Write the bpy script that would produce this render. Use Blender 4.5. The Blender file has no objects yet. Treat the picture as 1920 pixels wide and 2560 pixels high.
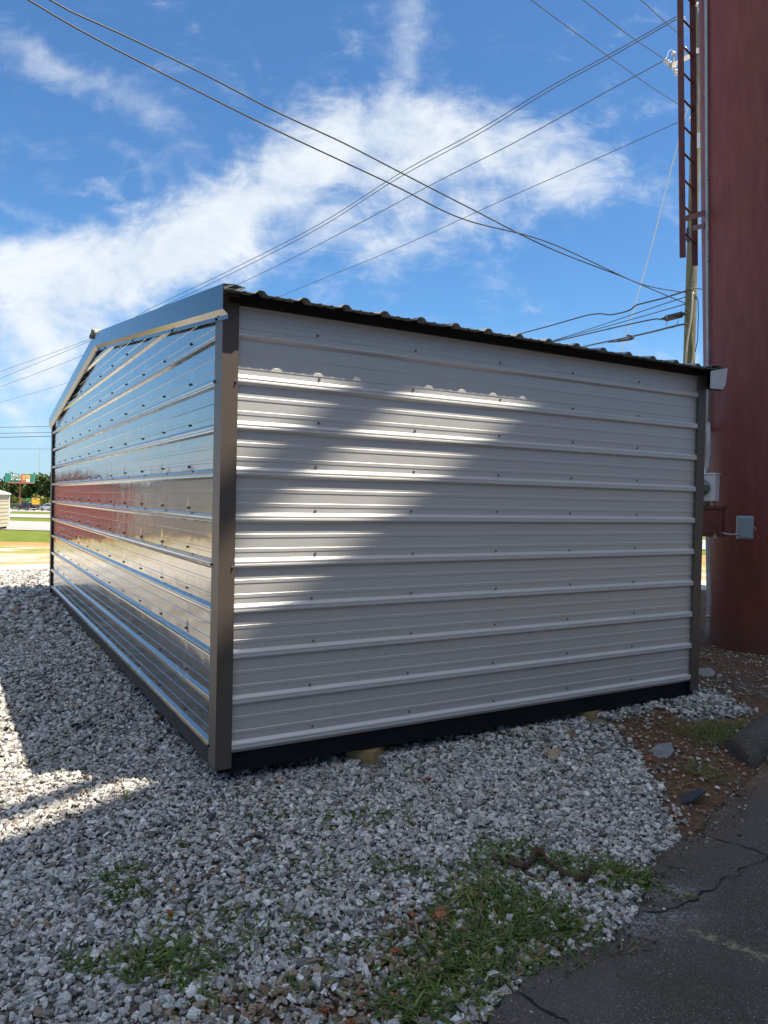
import bpy, bmesh, math, random
import numpy as np
from mathutils import Vector, Matrix
rng = np.random.default_rng(7); random.seed(7)
C = bpy.context.scene.collection
PI = math.pi
# ------------------------------------------------------------------ camera frame (solved from the shed's 9 inch ribs)
RM = np.array([[0.866, -0.4995, 0.0208], [0.0098, -0.0246, -0.9996], [0.4998, 0.866, -0.0164]])
u_, s_, v_ = np.linalg.svd(RM); RM = u_ @ v_
CAM = np.array([-1.121, -3.548, 1.257]); F = 1858.3
def ray(px, py): return RM.T @ np.array([(px-960)/F, (py-1280)/F, 1.0])
def at(px, py, dep): return CAM + ray(px, py)*dep            # a point seen there, so many metres out
def pj(P):
    q = (np.asarray(P, float)-CAM) @ RM.T
    return np.stack([960+F*q[..., 0]/q[..., 2], 1280+F*q[..., 1]/q[..., 2], q[..., 2]], -1)
FW = np.array([0.4998, 0.866]); RT = np.array([0.866, -0.4998])
# ------------------------------------------------------------------ terrain
CP = np.array([(0,0,-.19),(.9,-.1,-.19),(2,-.2,-.17),(3.6,0,-.14),(0,3.5,-.15),(0,7.4,-.10),(3.6,7.3,-.1),(-.95,-.1,-.285),(-1,1.5,-.25),
    (-1,4,-.20),(-.5,8,-.12),(-1.1,-3.5,-.31),(0,-2,-.26),(1.2,-1.6,-.22),(3,-1,-.19),(6.46,1.31,-.243),(5,0,-.2),(8,3,-.26),(-3,0,-.33),(2,-5,-.28),(5,-3,-.25)])
def gz(x, y):
    x = np.asarray(x, float); y = np.asarray(y, float)
    num = 0; den = 0
    for a, b, c in CP:
        w = 1/((x-a)**2+(y-b)**2+.15)**1.4; num = num+w*c; den = den+w
    near = num/den
    s = (x-CAM[0])*FW[0]+(y-CAM[1])*FW[1]
    far = -.193-.0165*np.clip(s, -10, 240)
    d = np.hypot(x-1.5, y-2); t = np.clip((d-7)/7, 0, 1); t = t*t*(3-2*t)
    return near*(1-t)+far*t
def gp(px, py):
    d = ray(px, py); z = -.2
    for _ in range(40):
        P = CAM+d*(z-CAM[2])/d[2]; z = .5*z+.5*float(gz(P[0], P[1]))
    return P
# ------------------------------------------------------------------ object helpers
ORG = {}
def tag(o, label=None, cat=None, group=None, kind=None):
    if label: o['label'] = label
    if cat: o['category'] = cat
    if group: o['group'] = group
    if kind: o['kind'] = kind
    return o
def empty(name, loc, label, cat, group=None):
    o = bpy.data.objects.new(name, None); C.objects.link(o); o.location = loc; o.empty_display_size = .2
    ORG[o.name] = np.array(loc, float); return tag(o, label, cat, group)
class MB:
    def __init__(s): s.v = []; s.f = []
    def add(s, vs, fs):
        n = len(s.v); s.v += [tuple(map(float, p)) for p in vs]; s.f += [tuple(n+i for i in f) for f in fs]; return s
    def box(s, c, size, rot=None):
        R = np.eye(3) if rot is None else np.array(rot)
        h = np.array(size)/2; vs = [np.array(c)+R @ (h*np.array(k)) for k in [(-1,-1,-1),(1,-1,-1),(1,1,-1),(-1,1,-1),(-1,-1,1),(1,-1,1),(1,1,1),(-1,1,1)]]
        return s.add(vs, [(0,3,2,1),(4,5,6,7),(0,1,5,4),(1,2,6,5),(2,3,7,6),(3,0,4,7)])
    def hexa(s, b, t):      # 4 bottom points, 4 top points
        return s.add(list(b)+list(t), [(0,3,2,1),(4,5,6,7),(0,1,5,4),(1,2,6,5),(2,3,7,6),(3,0,4,7)])
    def tube(s, pts, r, n=8, cap=True):
        pts = [np.array(p, float) for p in pts]; rr = r if hasattr(r, '__len__') else [r]*len(pts)
        vs = []; up = None
        for i, p in enumerate(pts):
            d = pts[min(i+1, len(pts)-1)]-pts[max(i-1, 0)]; d = d/(np.linalg.norm(d)+1e-12)
            if up is None: up = np.array([0, 0, 1.]) if abs(d[2]) < .9 else np.array([1., 0, 0])
            a = np.cross(d, up); a /= np.linalg.norm(a)+1e-12; b = np.cross(a, d); up = b
            for k in range(n):
                t = 2*PI*k/n; vs.append(p+rr[i]*(math.cos(t)*a+math.sin(t)*b))
        fs = []
        for i in range(len(pts)-1):
            for k in range(n):
                k2 = (k+1) % n; fs.append((i*n+k, i*n+k2, (i+1)*n+k2, (i+1)*n+k))
        if cap: fs.append(tuple(range(n))[::-1]); fs.append(tuple((len(pts)-1)*n+k for k in range(n)))
        return s.add(vs, fs)
    def strip(s, A, B):     # ribbon between two polylines
        n = len(A); return s.add(list(A)+list(B), [(i, i+1, n+i+1, n+i) for i in range(n-1)])
    def prism(s, poly, off):
        poly = [np.array(p, float) for p in poly]; off = np.array(off, float); n = len(poly)
        return s.add(poly+[p+off for p in poly], [tuple(range(n))[::-1], tuple(range(n, 2*n))]+[(i, (i+1) % n, n+(i+1) % n, n+i) for i in range(n)])
    def build(s, name, mat, parent=None, smooth=False, bevel=0, fix=True):
        me = bpy.data.meshes.new(name)
        og = ORG.get(parent.name, np.zeros(3)) if parent is not None else getattr(s, 'org', np.zeros(3))
        me.from_pydata([tuple(np.array(p)-og) for p in s.v], [], s.f); me.update()
        if fix:
            bm = bmesh.new(); bm.from_mesh(me); bmesh.ops.recalc_face_normals(bm, faces=bm.faces)
            if bevel: bmesh.ops.bevel(bm, geom=bm.edges[:], offset=bevel, segments=2, affect='EDGES', profile=.6)
            bm.to_mesh(me); bm.free()
        o = bpy.data.objects.new(name, me); C.objects.link(o)
        if mat: me.materials.append(mat)
        if smooth: me.polygons.foreach_set('use_smooth', [True]*len(me.polygons))
        if parent is not None: o.parent = parent; ORG[o.name] = og
        else: o.location = og; ORG[o.name] = np.array(og)
        return o
def npmesh(name, V, Fc, mat, smooth=False, attr=None, parent=None):   # big numpy mesh; Fc (n,3|4)
    me = bpy.data.meshes.new(name); n = len(V); k = Fc.shape[1]; m = len(Fc)
    me.vertices.add(n); me.vertices.foreach_set('co', np.ascontiguousarray(V, dtype=np.float32).ravel())
    me.loops.add(m*k); me.loops.foreach_set('vertex_index', Fc.astype(np.int32).ravel())
    me.polygons.add(m); me.polygons.foreach_set('loop_start', np.arange(0, m*k, k, dtype=np.int32))
    me.polygons.foreach_set('use_smooth', np.full(m, smooth))
    if attr is not None:
        for an, data in attr.items():
            a = me.attributes.new(an, 'FLOAT_COLOR', 'POINT'); a.data.foreach_set('color', np.ascontiguousarray(data, dtype=np.float32).ravel())
    me.update(); me.validate(); me.materials.append(mat)
    o = bpy.data.objects.new(name, me); C.objects.link(o)
    if parent is not None: o.parent = parent
    return o
# ------------------------------------------------------------------ node helpers
class NT:
    def __init__(s, tree): s.t = tree; s.n = tree.nodes; s.l = tree.links
    def new(s, ty, **k):
        n = s.n.new(ty)
        for a, b in k.items():
            if a in n.inputs: s.put(n.inputs[a], b)
            else: setattr(n, a, b)
        return n
    def put(s, sock, v):
        if hasattr(v, 'is_output'): s.l.new(v, sock)
        else:
            try: sock.default_value = v
            except Exception: sock.default_value = tuple(v)+(1,)
    def math(s, op, a, b=0., c=None, clamp=False):
        n = s.n.new('ShaderNodeMath'); n.operation = op; n.use_clamp = clamp
        s.put(n.inputs[0], a); s.put(n.inputs[1], b)
        if c is not None: s.put(n.inputs[2], c)
        return n.outputs[0]
    def noise(s, vec, scale, detail=4, rough=.55, dist=0.):
        n = s.n.new('ShaderNodeTexNoise'); s.put(n.inputs['Scale'], scale); s.put(n.inputs['Detail'], detail); s.put(n.inputs['Roughness'], rough); s.put(n.inputs['Distortion'], dist)
        if vec is not None: s.l.new(vec, n.inputs['Vector'])
        return n.outputs['Fac']
    def vor(s, vec, scale, feat='F1', out='Distance', rnd=1.):
        n = s.n.new('ShaderNodeTexVoronoi'); n.feature = feat; s.put(n.inputs['Scale'], scale); s.put(n.inputs['Randomness'], rnd)
        if vec is not None: s.l.new(vec, n.inputs['Vector'])
        return n.outputs[out]
    def ramp(s, fac, stops, interp='LINEAR'):
        n = s.n.new('ShaderNodeValToRGB'); s.put(n.inputs[0], fac); cr = n.color_ramp; cr.interpolation = interp
        while len(cr.elements) < len(stops): cr.elements.new(.5)
        for e, (p, c) in zip(cr.elements, stops):
            e.position = p; e.color = tuple(c)+(1,) if hasattr(c, '__len__') else (c, c, c, 1)
        return n.outputs[0]
    def mix(s, fac, a, b, ty='MIX'):
        n = s.n.new('ShaderNodeMix'); n.data_type = 'RGBA'; n.blend_type = ty
        s.put(n.inputs[0], fac); s.put(n.inputs[6], a); s.put(n.inputs[7], b); return n.outputs[2]
    def mapr(s, v, a, b, c=0., d=1.):
        n = s.n.new('ShaderNodeMapRange'); n.interpolation_type = 'SMOOTHSTEP'
        for i, x in enumerate((v, a, b, c, d)): s.put(n.inputs[i], x)
        return n.outputs[0]
    def xyz(s, v):
        n = s.n.new('ShaderNodeSeparateXYZ'); s.l.new(v, n.inputs[0]); return n.outputs
    def vec(s, x, y, z=0.):
        n = s.n.new('ShaderNodeCombineXYZ')
        for i, q in enumerate((x, y, z)): s.put(n.inputs[i], q)
        return n.outputs[0]
    def scalev(s, v, k):
        n = s.n.new('ShaderNodeVectorMath'); n.operation = 'MULTIPLY'; s.l.new(v, n.inputs[0]); n.inputs[1].default_value = k; return n.outputs[0]
    def dot(s, v, k):
        n = s.n.new('ShaderNodeVectorMath'); n.operation = 'DOT_PRODUCT'; s.l.new(v, n.inputs[0]); n.inputs[1].default_value = k; return n.outputs['Value']
    def bump(s, h, strength, dist, nrm=None):
        n = s.n.new('ShaderNodeBump'); s.put(n.inputs['Strength'], strength); s.put(n.inputs['Distance'], dist); s.put(n.inputs['Height'], h)
        if nrm is not None: s.l.new(nrm, n.inputs['Normal'])
        return n.outputs[0]
def mat(name):
    m = bpy.data.materials.new(name); m.use_nodes = True; t = NT(m.node_tree); b = m.node_tree.nodes['Principled BSDF']
    pos = t.n.new('ShaderNodeNewGeometry').outputs['Position']; obj = t.n.new('ShaderNodeTexCoord').outputs['Object']
    return m, t, b, pos, obj
def plain(name, col, rough=.6, metal=0., var=.12, scale=8., bump=0., bscale=60., spec=.5, coat=0.):
    m, t, b, pos, obj = mat(name)
    f = t.noise(obj, scale, 5, .6)
    lo = [max(0, c*(1-var)) for c in col]; hi = [min(1, c*(1+var)) for c in col]
    t.l.new(t.ramp(f, [(.3, lo), (.7, hi)]), b.inputs['Base Color'])
    b.inputs['Roughness'].default_value = rough; b.inputs['Metallic'].default_value = metal
    b.inputs['Specular IOR Level'].default_value = spec; b.inputs['Coat Weight'].default_value = coat
    if bump: t.l.new(t.bump(t.noise(obj, bscale, 4, .6), bump, .01), b.inputs['Normal'])
    return m
# ------------------------------------------------------------------ materials
def sheet_mat(name, col, metal, rough, wav, coat=0., scr=None):
    m, t, b, pos, obj = mat(name)
    f = t.noise(pos, 3.0, 3, .5)
    smud = t.noise(t.scalev(pos, (1., 1., 3.)), 14, 6, .7)
    c = t.mix(t.math('MULTIPLY', f, .5), [*[x*.94 for x in col], 1], [*[x*1.05 for x in col], 1])
    t.l.new(c, b.inputs['Base Color']); b.inputs['Metallic'].default_value = metal
    t.l.new(t.math('MULTIPLY_ADD', smud, .10, rough-.05), b.inputs['Roughness'])
    b.inputs['Coat Weight'].default_value = coat; b.inputs['Coat Roughness'].default_value = .08
    w = t.noise(t.scalev(pos, (1., 1., 1.6)), 2.2, 2, .5)
    w2 = t.noise(t.scalev(pos, (1., 1., .8)), 7.0, 2, .5)
    h = t.math('MULTIPLY_ADD', w2, .22, w)
    if scr:     # slight dimple and vertical crease where each screw pulls the sheet in
        ax, o1, p1, amp = scr; c_ = t.xyz(pos); f1 = t.math('MULTIPLY', t.math('SUBTRACT', t.math('FRACT', t.math('ADD', t.math('DIVIDE', t.math('SUBTRACT', c_[ax], o1), p1), .5)), .5), p1)
        f2 = t.math('MULTIPLY', t.math('SUBTRACT', t.math('FRACT', t.math('ADD', t.math('DIVIDE', t.math('SUBTRACT', c_[2], .060), .2286), .5)), .5), .2286)
        e = t.math('ADD', t.math('POWER', t.math('DIVIDE', f1, .030), 2.), t.math('POWER', t.math('DIVIDE', f2, .055), 2.))
        pk = t.math('MULTIPLY', t.math('EXPONENT', t.math('MULTIPLY', e, -1.)), t.mapr(t.noise(pos, 1.7, 2, .5), .38, .62, .1, 1.))
        h = t.math('MULTIPLY_ADD', pk, -amp, h)
    t.l.new(t.bump(h, 1., wav), b.inputs['Normal'])
    return m
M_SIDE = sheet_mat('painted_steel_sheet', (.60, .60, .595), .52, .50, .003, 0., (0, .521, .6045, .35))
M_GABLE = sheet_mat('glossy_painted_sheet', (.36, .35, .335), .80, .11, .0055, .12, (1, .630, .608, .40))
M_TRIM = sheet_mat('bronze_trim_metal', (.128, .106, .093), .42, .46, .003)
M_RAKE = sheet_mat('bronze_rake_metal', (.115, .108, .10), .75, .14, .002, .15)
M_ROOF = sheet_mat('roof_sheet', (.33, .35, .34), .4, .42, .004)
M_CLOSE = plain('rake_end_metal', (.50, .52, .53), .45, .2)
M_FRIEZE = plain('dark_frieze', (.014, .012, .013), .6, spec=.15)
M_SKID = plain('black_skid_paint', (.007, .008, .012), .65, bump=.3, bscale=40, spec=.2)
M_SCREW = plain('screw_metal', (.24, .24, .245), .35, .6)
M_SCREWD = plain('dark_screw_metal', (.015, .016, .02), .4, .3)
def wood_mat(name, col, rough=.75):
    m, t, b, pos, obj = mat(name)
    v = t.scalev(obj, (4., 4., 40.)); f = t.noise(v, 3, 5, .6, .6)
    t.l.new(t.ramp(f, [(.25, [c*.6 for c in col]), (.5, col), (.75, [min(1, c*1.2) for c in col])]), b.inputs['Base Color'])
    b.inputs['Roughness'].default_value = rough; t.l.new(t.bump(f, .4, .004), b.inputs['Normal']); return m
M_PINE = wood_mat('yellow_pine', (.29, .195, .085))
def red_steel():
    m, t, b, pos, obj = mat('oxide_red_paint')
    v = t.scalev(pos, (6., 6., 1.1)); f = t.noise(v, 2.2, 6, .65)
    st = t.noise(t.scalev(pos, (26., 26., 1.6)), 3, 5, .6)
    col = t.ramp(f, [(.28, (.140, .034, .029)), (.5, (.170, .043, .036)), (.72, (.205, .058, .048))])
    col = t.mix(t.mapr(st, .60, .74, 0, .35), col, (.20, .085, .07, 1))
    pit = t.noise(t.scalev(pos, (30., 30., 9.)), 2.0, 3, .6); area = t.noise(pos, 1.3, 2, .5)
    pf = t.math('MULTIPLY', t.mapr(pit, .64, .70), t.mapr(area, .48, .62))
    col = t.mix(pf, col, (.045, .012, .010, 1))
    zz = t.xyz(pos)[2]
    drip = t.noise(t.scalev(pos, (34., 34., .55)), 2.4, 5, .7); blot = t.noise(t.scalev(pos, (2.2, 2.2, .9)), 1.6, 5, .62)
    col = t.mix(t.math('MULTIPLY', t.mapr(drip, .56, .70), t.mapr(blot, .42, .62, .10, .5)), col, (.075, .026, .026, 1))
    col = t.mix(t.math('MULTIPLY', t.mapr(blot, .58, .72), .10), col, (.24, .11, .09, 1))
    col = t.mix(t.math('MULTIPLY', t.mapr(zz, .25, -.2), t.mapr(drip, .35, .6)), col, (.10, .065, .045, 1))
    t.l.new(col, b.inputs['Base Color']); b.inputs['Roughness'].default_value = .52; b.inputs['Specular IOR Level'].default_value = .35
    t.l.new(t.bump(f, .25, .006), b.inputs['Normal']); return m
M_RED = red_steel()
M_REDD = plain('oxide_red_angle_iron', (.115, .030, .028), .6, var=.3, scale=6, bump=.2)
M_GALV = plain('grey_conduit', (.33, .35, .37), .5, .3, var=.18, scale=10)
M_METER = plain('meter_box_paint', (.58, .61, .66), .45, var=.06)
M_JBOX = plain('blue_grey_box', (.22, .29, .35), .5, var=.08)
M_GLASSM = plain('meter_glass', (.10, .14, .11), .08, 0, spec=.8)
M_STEEL = plain('bare_steel', (.45, .42, .38), .4, .8)
def pole_mat():
    m, t, b, pos, obj = mat('weathered_pole_wood')
    v = t.scalev(obj, (9., 9., 1.)); f = t.noise(v, 2.2, 6, .65, .8)
    col = t.ramp(f, [(.28, (.045, .052, .034)), (.45, (.115, .120, .075)), (.6, (.175, .175, .115)), (.8, (.25, .24, .165))])
    t.l.new(col, b.inputs['Base Color']); b.inputs['Roughness'].default_value = .85
    t.l.new(t.bump(f, .8, .02), b.inputs['Normal']); return m
M_POLE = pole_mat()
M_ARM = wood_mat('bleached_crossarm', (.42, .40, .34))
M_PORC = plain('porcelain_insulator', (.62, .60, .60), .25)
M_WIRE = plain('black_cable', (.022, .024, .026), .5, var=.05)
M_WIREA = plain('bare_aluminium_wire', (.085, .09, .10), .5, .4, var=.05)
M_GUY = plain('pale_guy_wire', (.62, .68, .75), .4, .3, var=.05)
def stone_mat(name):
    m, t, b, pos, obj = mat(name)
    a = t.n.new('ShaderNodeAttribute'); a.attribute_name = 'tone'
    sp = t.noise(pos, 170, 3, .75); sp2 = t.noise(pos, 90, 3, .6)
    f = t.ramp(sp, [(.34, .36), (.46, .92), (.70, 1.15)]); f2 = t.ramp(sp2, [(.35, .72), (.6, 1.08)])
    c = t.mix(1., a.outputs['Color'], f, 'MULTIPLY'); c = t.mix(1., c, f2, 'MULTIPLY')
    t.l.new(c, b.inputs['Base Color']); b.inputs['Roughness'].default_value = .8; b.inputs['Specular IOR Level'].default_value = .3
    t.l.new(t.bump(sp2, .5, .004), b.inputs['Normal']); return m
M_STONE = stone_mat('crushed_granite')
def ground_mat():
    m, t, b, pos, obj = mat('lot_ground')
    a = t.n.new('ShaderNodeAttribute'); a.attribute_name = 'zone'
    zr = t.n.new('ShaderNodeSeparateColor'); t.l.new(a.outputs['Color'], zr.inputs[0])
    nz = t.noise(pos, 1.6, 5, .6); nf = t.noise(pos, 30, 5, .65); nff = t.noise(pos, 140, 4, .65)
    s = t.math('ADD', t.dot(pos, (FW[0], FW[1], 0)), float(-(CAM[0]*FW[0]+CAM[1]*FW[1])))
    lat = t.dot(pos, (RT[0], RT[1], 0))
    grit = t.ramp(nff, [(.3, (.05, .048, .046)), (.5, (.13, .127, .122)), (.7, (.28, .275, .26))])
    vz = t.vor(pos, 26, 'F1', 'Color'); vd = t.vor(pos, 26, 'DISTANCE_TO_EDGE', 'Distance')
    vs = t.n.new('ShaderNodeSeparateColor'); t.l.new(vz, vs.inputs[0])
    pebb = t.ramp(vs.outputs[0], [(0, (.27, .26, .24)), (.5, (.52, .49, .43)), (1, (.70, .66, .58))])
    pebb = t.mix(t.mapr(vd, .0, .012), (.06, .058, .055, 1), pebb)
    farg = t.mapr(s, 7.5, 11)
    v2 = t.vor(pos, 75, 'F1', 'Color'); v2d = t.vor(pos, 75, 'DISTANCE_TO_EDGE', 'Distance'); s2 = t.n.new('ShaderNodeSeparateColor'); t.l.new(v2, s2.inputs[0])
    fines = t.ramp(s2.outputs[0], [(0, (.10, .098, .093)), (.5, (.27, .265, .25)), (1, (.48, .47, .45))]); fines = t.mix(t.mapr(v2d, .0, .05), (.04, .038, .036, 1), fines)
    grit = t.mix(t.mapr(nf, .42, .58, .15, .9), grit, fines)
    gravel = t.mix(farg, grit, pebb)
    dirt = t.ramp(nf, [(.28, (.066, .038, .025)), (.5, (.125, .077, .050)), (.72, (.20, .135, .095))])
    clay = t.ramp(nf, [(.3, (.085, .034, .019)), (.65, (.165, .072, .040))])
    dirt = t.mix(t.mapr(t.noise(pos, 3.1, 3, .6), .54, .66), dirt, clay)
    near = t.mix(zr.outputs[0], gravel, dirt)
    # far bands, measured along the lot
    sj = t.math('MULTIPLY_ADD', t.math('SUBTRACT', t.noise(pos, .22, 4, .6), .5), 9., s)
    dry = t.ramp(nf, [(.3, (.20, .165, .085)), (.6, (.36, .30, .18)), (.75, (.50, .44, .31))])
    patchy = t.mapr(t.noise(t.scalev(pos, (1., 1., 1.)), .55, 5, .65), .44, .60)
    c = t.mix(t.math('MULTIPLY', t.mapr(sj, 15, 19), patchy), near, dry)
    c = t.mix(t.math('MULTIPLY', t.mapr(sj, 18.5, 24), t.mapr(t.noise(pos, .7, 4, .6), .40, .55)), c, (.22, .21, .06, 1))
    c = t.mix(t.math('MULTIPLY', t.mapr(sj, 24.5, 26.5), t.mapr(t.noise(pos, .12, 3, .5), .36, .44)), c, (.38, .20, .09, 1))
    grass = t.ramp(t.noise(pos, 1.3, 6, .7), [(.3, (.075, .105, .016)), (.5, (.115, .150, .026)), (.7, (.17, .20, .045))])
    c = t.mix(t.mapr(sj, 28, 29.5), c, grass)
    t.l.new(c, b.inputs['Base Color']); b.inputs['Roughness'].default_value = .95; b.inputs['Specular IOR Level'].default_value = .1
    hb = t.math('ADD', t.math('MULTIPLY', nff, .4), nf)
    t.l.new(t.bump(hb, .8, .02), b.inputs['Normal']); return m
M_GROUND = ground_mat()
def asphalt_mat(name, base=.070, spk=.36, red=0.):
    m, t, b, pos, obj = mat(name)
    big = t.noise(pos, 2.2, 5, .65); ff = t.noise(pos, 120, 5, .7); v = t.vor(pos, 185, 'F1', 'Color')
    vs = t.n.new('ShaderNodeSeparateColor'); t.l.new(v, vs.inputs[0])
    vdist = t.vor(pos, 185, 'F1', 'Distance')
    c = t.ramp(ff, [(.3, (base*.50, base*.42, base*.35)), (.55, (base*1.28, base*1.07, base*.90)), (.75, (base*2.5, base*2.12, base*1.8))])
    c = t.mix(t.mapr(big, .35, .7, 0, .55), c, (base*1.9, base*1.6, base*1.45, 1))
    spm = t.math('MULTIPLY', t.mapr(vs.outputs[0], .86, .91), t.mapr(vdist, .42, .30))
    c = t.mix(t.math('MULTIPLY', spm, t.mapr(t.noise(pos, 5, 3, .6), .35, .6, .25, 1)), c, (spk, spk*.97, spk*.93, 1))
    dust = t.noise(pos, 6, 5, .7); a = t.n.new('ShaderNodeAttribute'); a.attribute_name = 'zone'
    zr = t.n.new('ShaderNodeSeparateColor'); t.l.new(a.outputs['Color'], zr.inputs[0])
    df = t.math('MULTIPLY', zr.outputs[1], t.mapr(t.noise(pos, 70, 4, .7), .42, .62))
    c = t.mix(df, c, (.30, .31, .33, 1))
    c = t.mix(t.math('MULTIPLY', zr.outputs[2], t.mapr(dust, .30, .6)), c, (.17, .105, .065, 1))
    ylw = t.mapr(t.noise(t.scalev(pos, (1., 1., 1.)), 34, 5, .75), .44, .60)
    c = t.mix(t.math('MULTIPLY', zr.outputs[0], ylw), c, (.30, .265, .16, 1))
    t.l.new(c, b.inputs['Base Color']); b.inputs['Roughness'].default_value = .85; b.inputs['Specular IOR Level'].default_value = .25
    h = t.math('ADD', t.math('MULTIPLY', vdist, -.8), ff)
    t.l.new(t.bump(h, .9, .006), b.inputs['Normal']); return m
M_ASPH = asphalt_mat('old_asphalt')
M_CURB = asphalt_mat('coarse_asphalt', .06, .48)
M_CRACK = plain('crack_fill', (.010, .009, .008), .95)
def blade_mat():
    m, t, b, pos, obj = mat('grass_blade')
    a = t.n.new('ShaderNodeAttribute'); a.attribute_name = 'tone'
    t.l.new(a.outputs['Color'], b.inputs['Base Color']); b.inputs['Roughness'].default_value = .5; b.inputs['Specular IOR Level'].default_value = .35
    tr = t.n.new('ShaderNodeBsdfTranslucent'); t.l.new(a.outputs['Color'], tr.inputs[0])
    mx = t.n.new('ShaderNodeMixShader'); mx.inputs[0].default_value = .3
    t.l.new(b.outputs[0], mx.inputs[1]); t.l.new(tr.outputs[0], mx.inputs[2]); t.l.new(mx.outputs[0], t.n['Material Output'].inputs[0]); return m
M_BLADE = blade_mat()
M_ROAD = plain('pale_concrete_road', (.30, .285, .28), .9, var=.06, scale=.4)
M_BARK = plain('bark', (.10, .075, .05), .9, var=.3)
# ------------------------------------------------------------------ setting: ground
def graded(c, n, a=1.03, b=8.7):
    t = np.linspace(-1, 1, n); return c+a*np.sinh(b*t)
xs = graded(1., 560); ys = graded(-.6, 560)
X, Y = np.meshgrid(xs, ys, indexing='ij'); Z = gz(X, Y)
Z = Z - .006 + .003*np.sin(X*3.1+1)*np.cos(Y*2.7)*(np.hypot(X-1, Y) < 12)
def inpoly(px, py, poly):
    r = np.zeros(px.shape, bool); n = len(poly)
    for i in range(n):
        x1, y1 = poly[i]; x2, y2 = poly[(i+1) % n]
        c = ((y1 > py) != (y2 > py)); xi = x1+(py-y1)*(x2-x1)/((y2-y1) if y2 != y1 else 1e-9)
        r ^= c & (px < xi)
    return r
W2 = lambda L: [tuple(gp(a, b)[:2]) for a, b in L]
DIRT = W2([(1500,1806),(1560,1850),(1615,1930),(1680,2060),(1694,2105)])+[(a+.04, b-.12) for a, b in W2([(1698,2105),(1743,2090),(1772,2045),(1830,1991),(1904,1930)])]+[(4.5,-.6),(9,1.0),(12,4),(9,9),(3.9,6.5),(3.75,.6)]+W2([(1745,1716),(1640,1772)])
HEAP = W2([(1731,1722),(1790,1732),(1850,1762),(1885,1782),(1810,1797),(1720,1797),(1660,1775),(1700,1745)])
def vnoise(x, y, sc, seed=0):
    x = x*sc+seed*17.3; y = y*sc+seed*9.1; xi = np.floor(x).astype(int); yi = np.floor(y).astype(int); fx = x-xi; fy = y-yi
    h = lambda a, b: np.modf(np.abs(np.sin(a*127.1+b*311.7+seed*74.7)*43758.5453))[0]
    fx = fx*fx*(3-2*fx); fy = fy*fy*(3-2*fy)
    return (h(xi, yi)*(1-fx)+h(xi+1, yi)*fx)*(1-fy)+(h(xi, yi+1)*(1-fx)+h(xi+1, yi+1)*fx)*fy
def fb(x, y, sc, seed=0): return .55*vnoise(x, y, sc, seed)+.3*vnoise(x, y, sc*2.1, seed+1)+.15*vnoise(x, y, sc*4.3, seed+2)
def blob(x, y, L):      # soft patches (px, py, rx, ry metres along right / forward)
    r = np.zeros(np.shape(x))
    for px, py, rx, ry in L:
        c = gp(px, py); dx = x-c[0]; dy = y-c[1]; a = (dx*RT[0]+dy*RT[1])/rx; b = (dx*FW[0]+dy*FW[1])/ry
        r = np.maximum(r, np.exp(-(a*a+b*b)))
    return r
BROWN = [(1090,2330,.16,.16),(1060,2420,.25,.12),(900,2520,.3,.12),(1180,2250,.10,.08),(640,2530,.2,.08),(1330,2400,.12,.1)]
dz = (inpoly(X, Y, DIRT) & ~inpoly(X, Y, HEAP)).astype(float)
brown = blob(X, Y, BROWN)*(np.hypot(X, Y) < 6)
zr = np.clip(dz+1.1*brown, 0, 1)
zone = np.stack([zr, 0*zr, 0*zr, np.ones_like(zr)], -1)
nx, ny = X.shape; idx = np.arange(nx*ny).reshape(nx, ny)
Q = np.stack([idx[:-1, :-1], idx[1:, :-1], idx[1:, 1:], idx[:-1, 1:]], -1).reshape(-1, 4)
tag(npmesh('ground', np.stack([X, Y, Z], -1).reshape(-1, 3), Q, M_GROUND, True, {'zone': zone.reshape(-1, 4)}), kind='structure')
# asphalt sheet with a ragged broken edge
EDGE = W2([(1180,2600),(1215,2560),(1250,2507),(1287,2497),(1310,2465),(1344,2440),(1382,2411),(1456,2386),(1517,2366),(1562,2325),(1591,2292),(1600,2238),(1622,2180),(1645,2148),(1698,2107),(1743,2090),(1772,2045),(1830,1991),(1904,1930)])
EDGE = [(-30,-13),(-8,-5.2),(-.9,-2.45)]+EDGE+[(3.6,-.74),(4.6,-.35),(7,.4),(14,2.5),(45,13)]
def resamp(P, step):
    P = np.array(P); d = np.r_[0, np.cumsum(np.hypot(*np.diff(P, axis=0).T))]; t = np.arange(0, d[-1], step)
    return np.stack([np.interp(t, d, P[:, 0]), np.interp(t, d, P[:, 1])], -1)
E2 = resamp(EDGE, .02); ed = np.array([.945, .327]); no = np.array([.33, -.944])
jit = (fb(E2[:, 0], E2[:, 1], 14, 5)-.5)*.05+(vnoise(E2[:, 0], E2[:, 1], 60, 8)-.5)*.018
E2 = E2+no*jit[:, None]
offs = np.r_[0, .008, .02, .04, .07, np.arange(.1, 3.0, .035), np.arange(3, 14, .8), np.arange(15, 70, 5)]
AX = E2[:, None, 0]+no[0]*offs[None, :]; AY = E2[:, None, 1]+no[1]*offs[None, :]
AZ = gz(AX, AY)+.022+.006*np.sin(AX*4)*np.cos(AY*3.3)
AZ[:, 0] -= .04; AZ[:, 1] -= .008
yl = np.zeros_like(AX)
ya, yb = gp(1711, 2329)[:2], gp(1920, 2411)[:2]; yd = (yb-ya)/np.linalg.norm(yb-ya)
tt = (AX-ya[0])*yd[0]+(AY-ya[1])*yd[1]; pp = np.abs((AX-ya[0])*yd[1]-(AY-ya[1])*yd[0])
yl = np.clip((.030-pp)/.012, 0, 1)*np.clip((tt+.02)/.06, 0, 1)
dustz = blob(AX, AY, [(1680,2240,.10,.06),(1610,2330,.10,.06),(1640,2300,.16,.04)])
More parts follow.
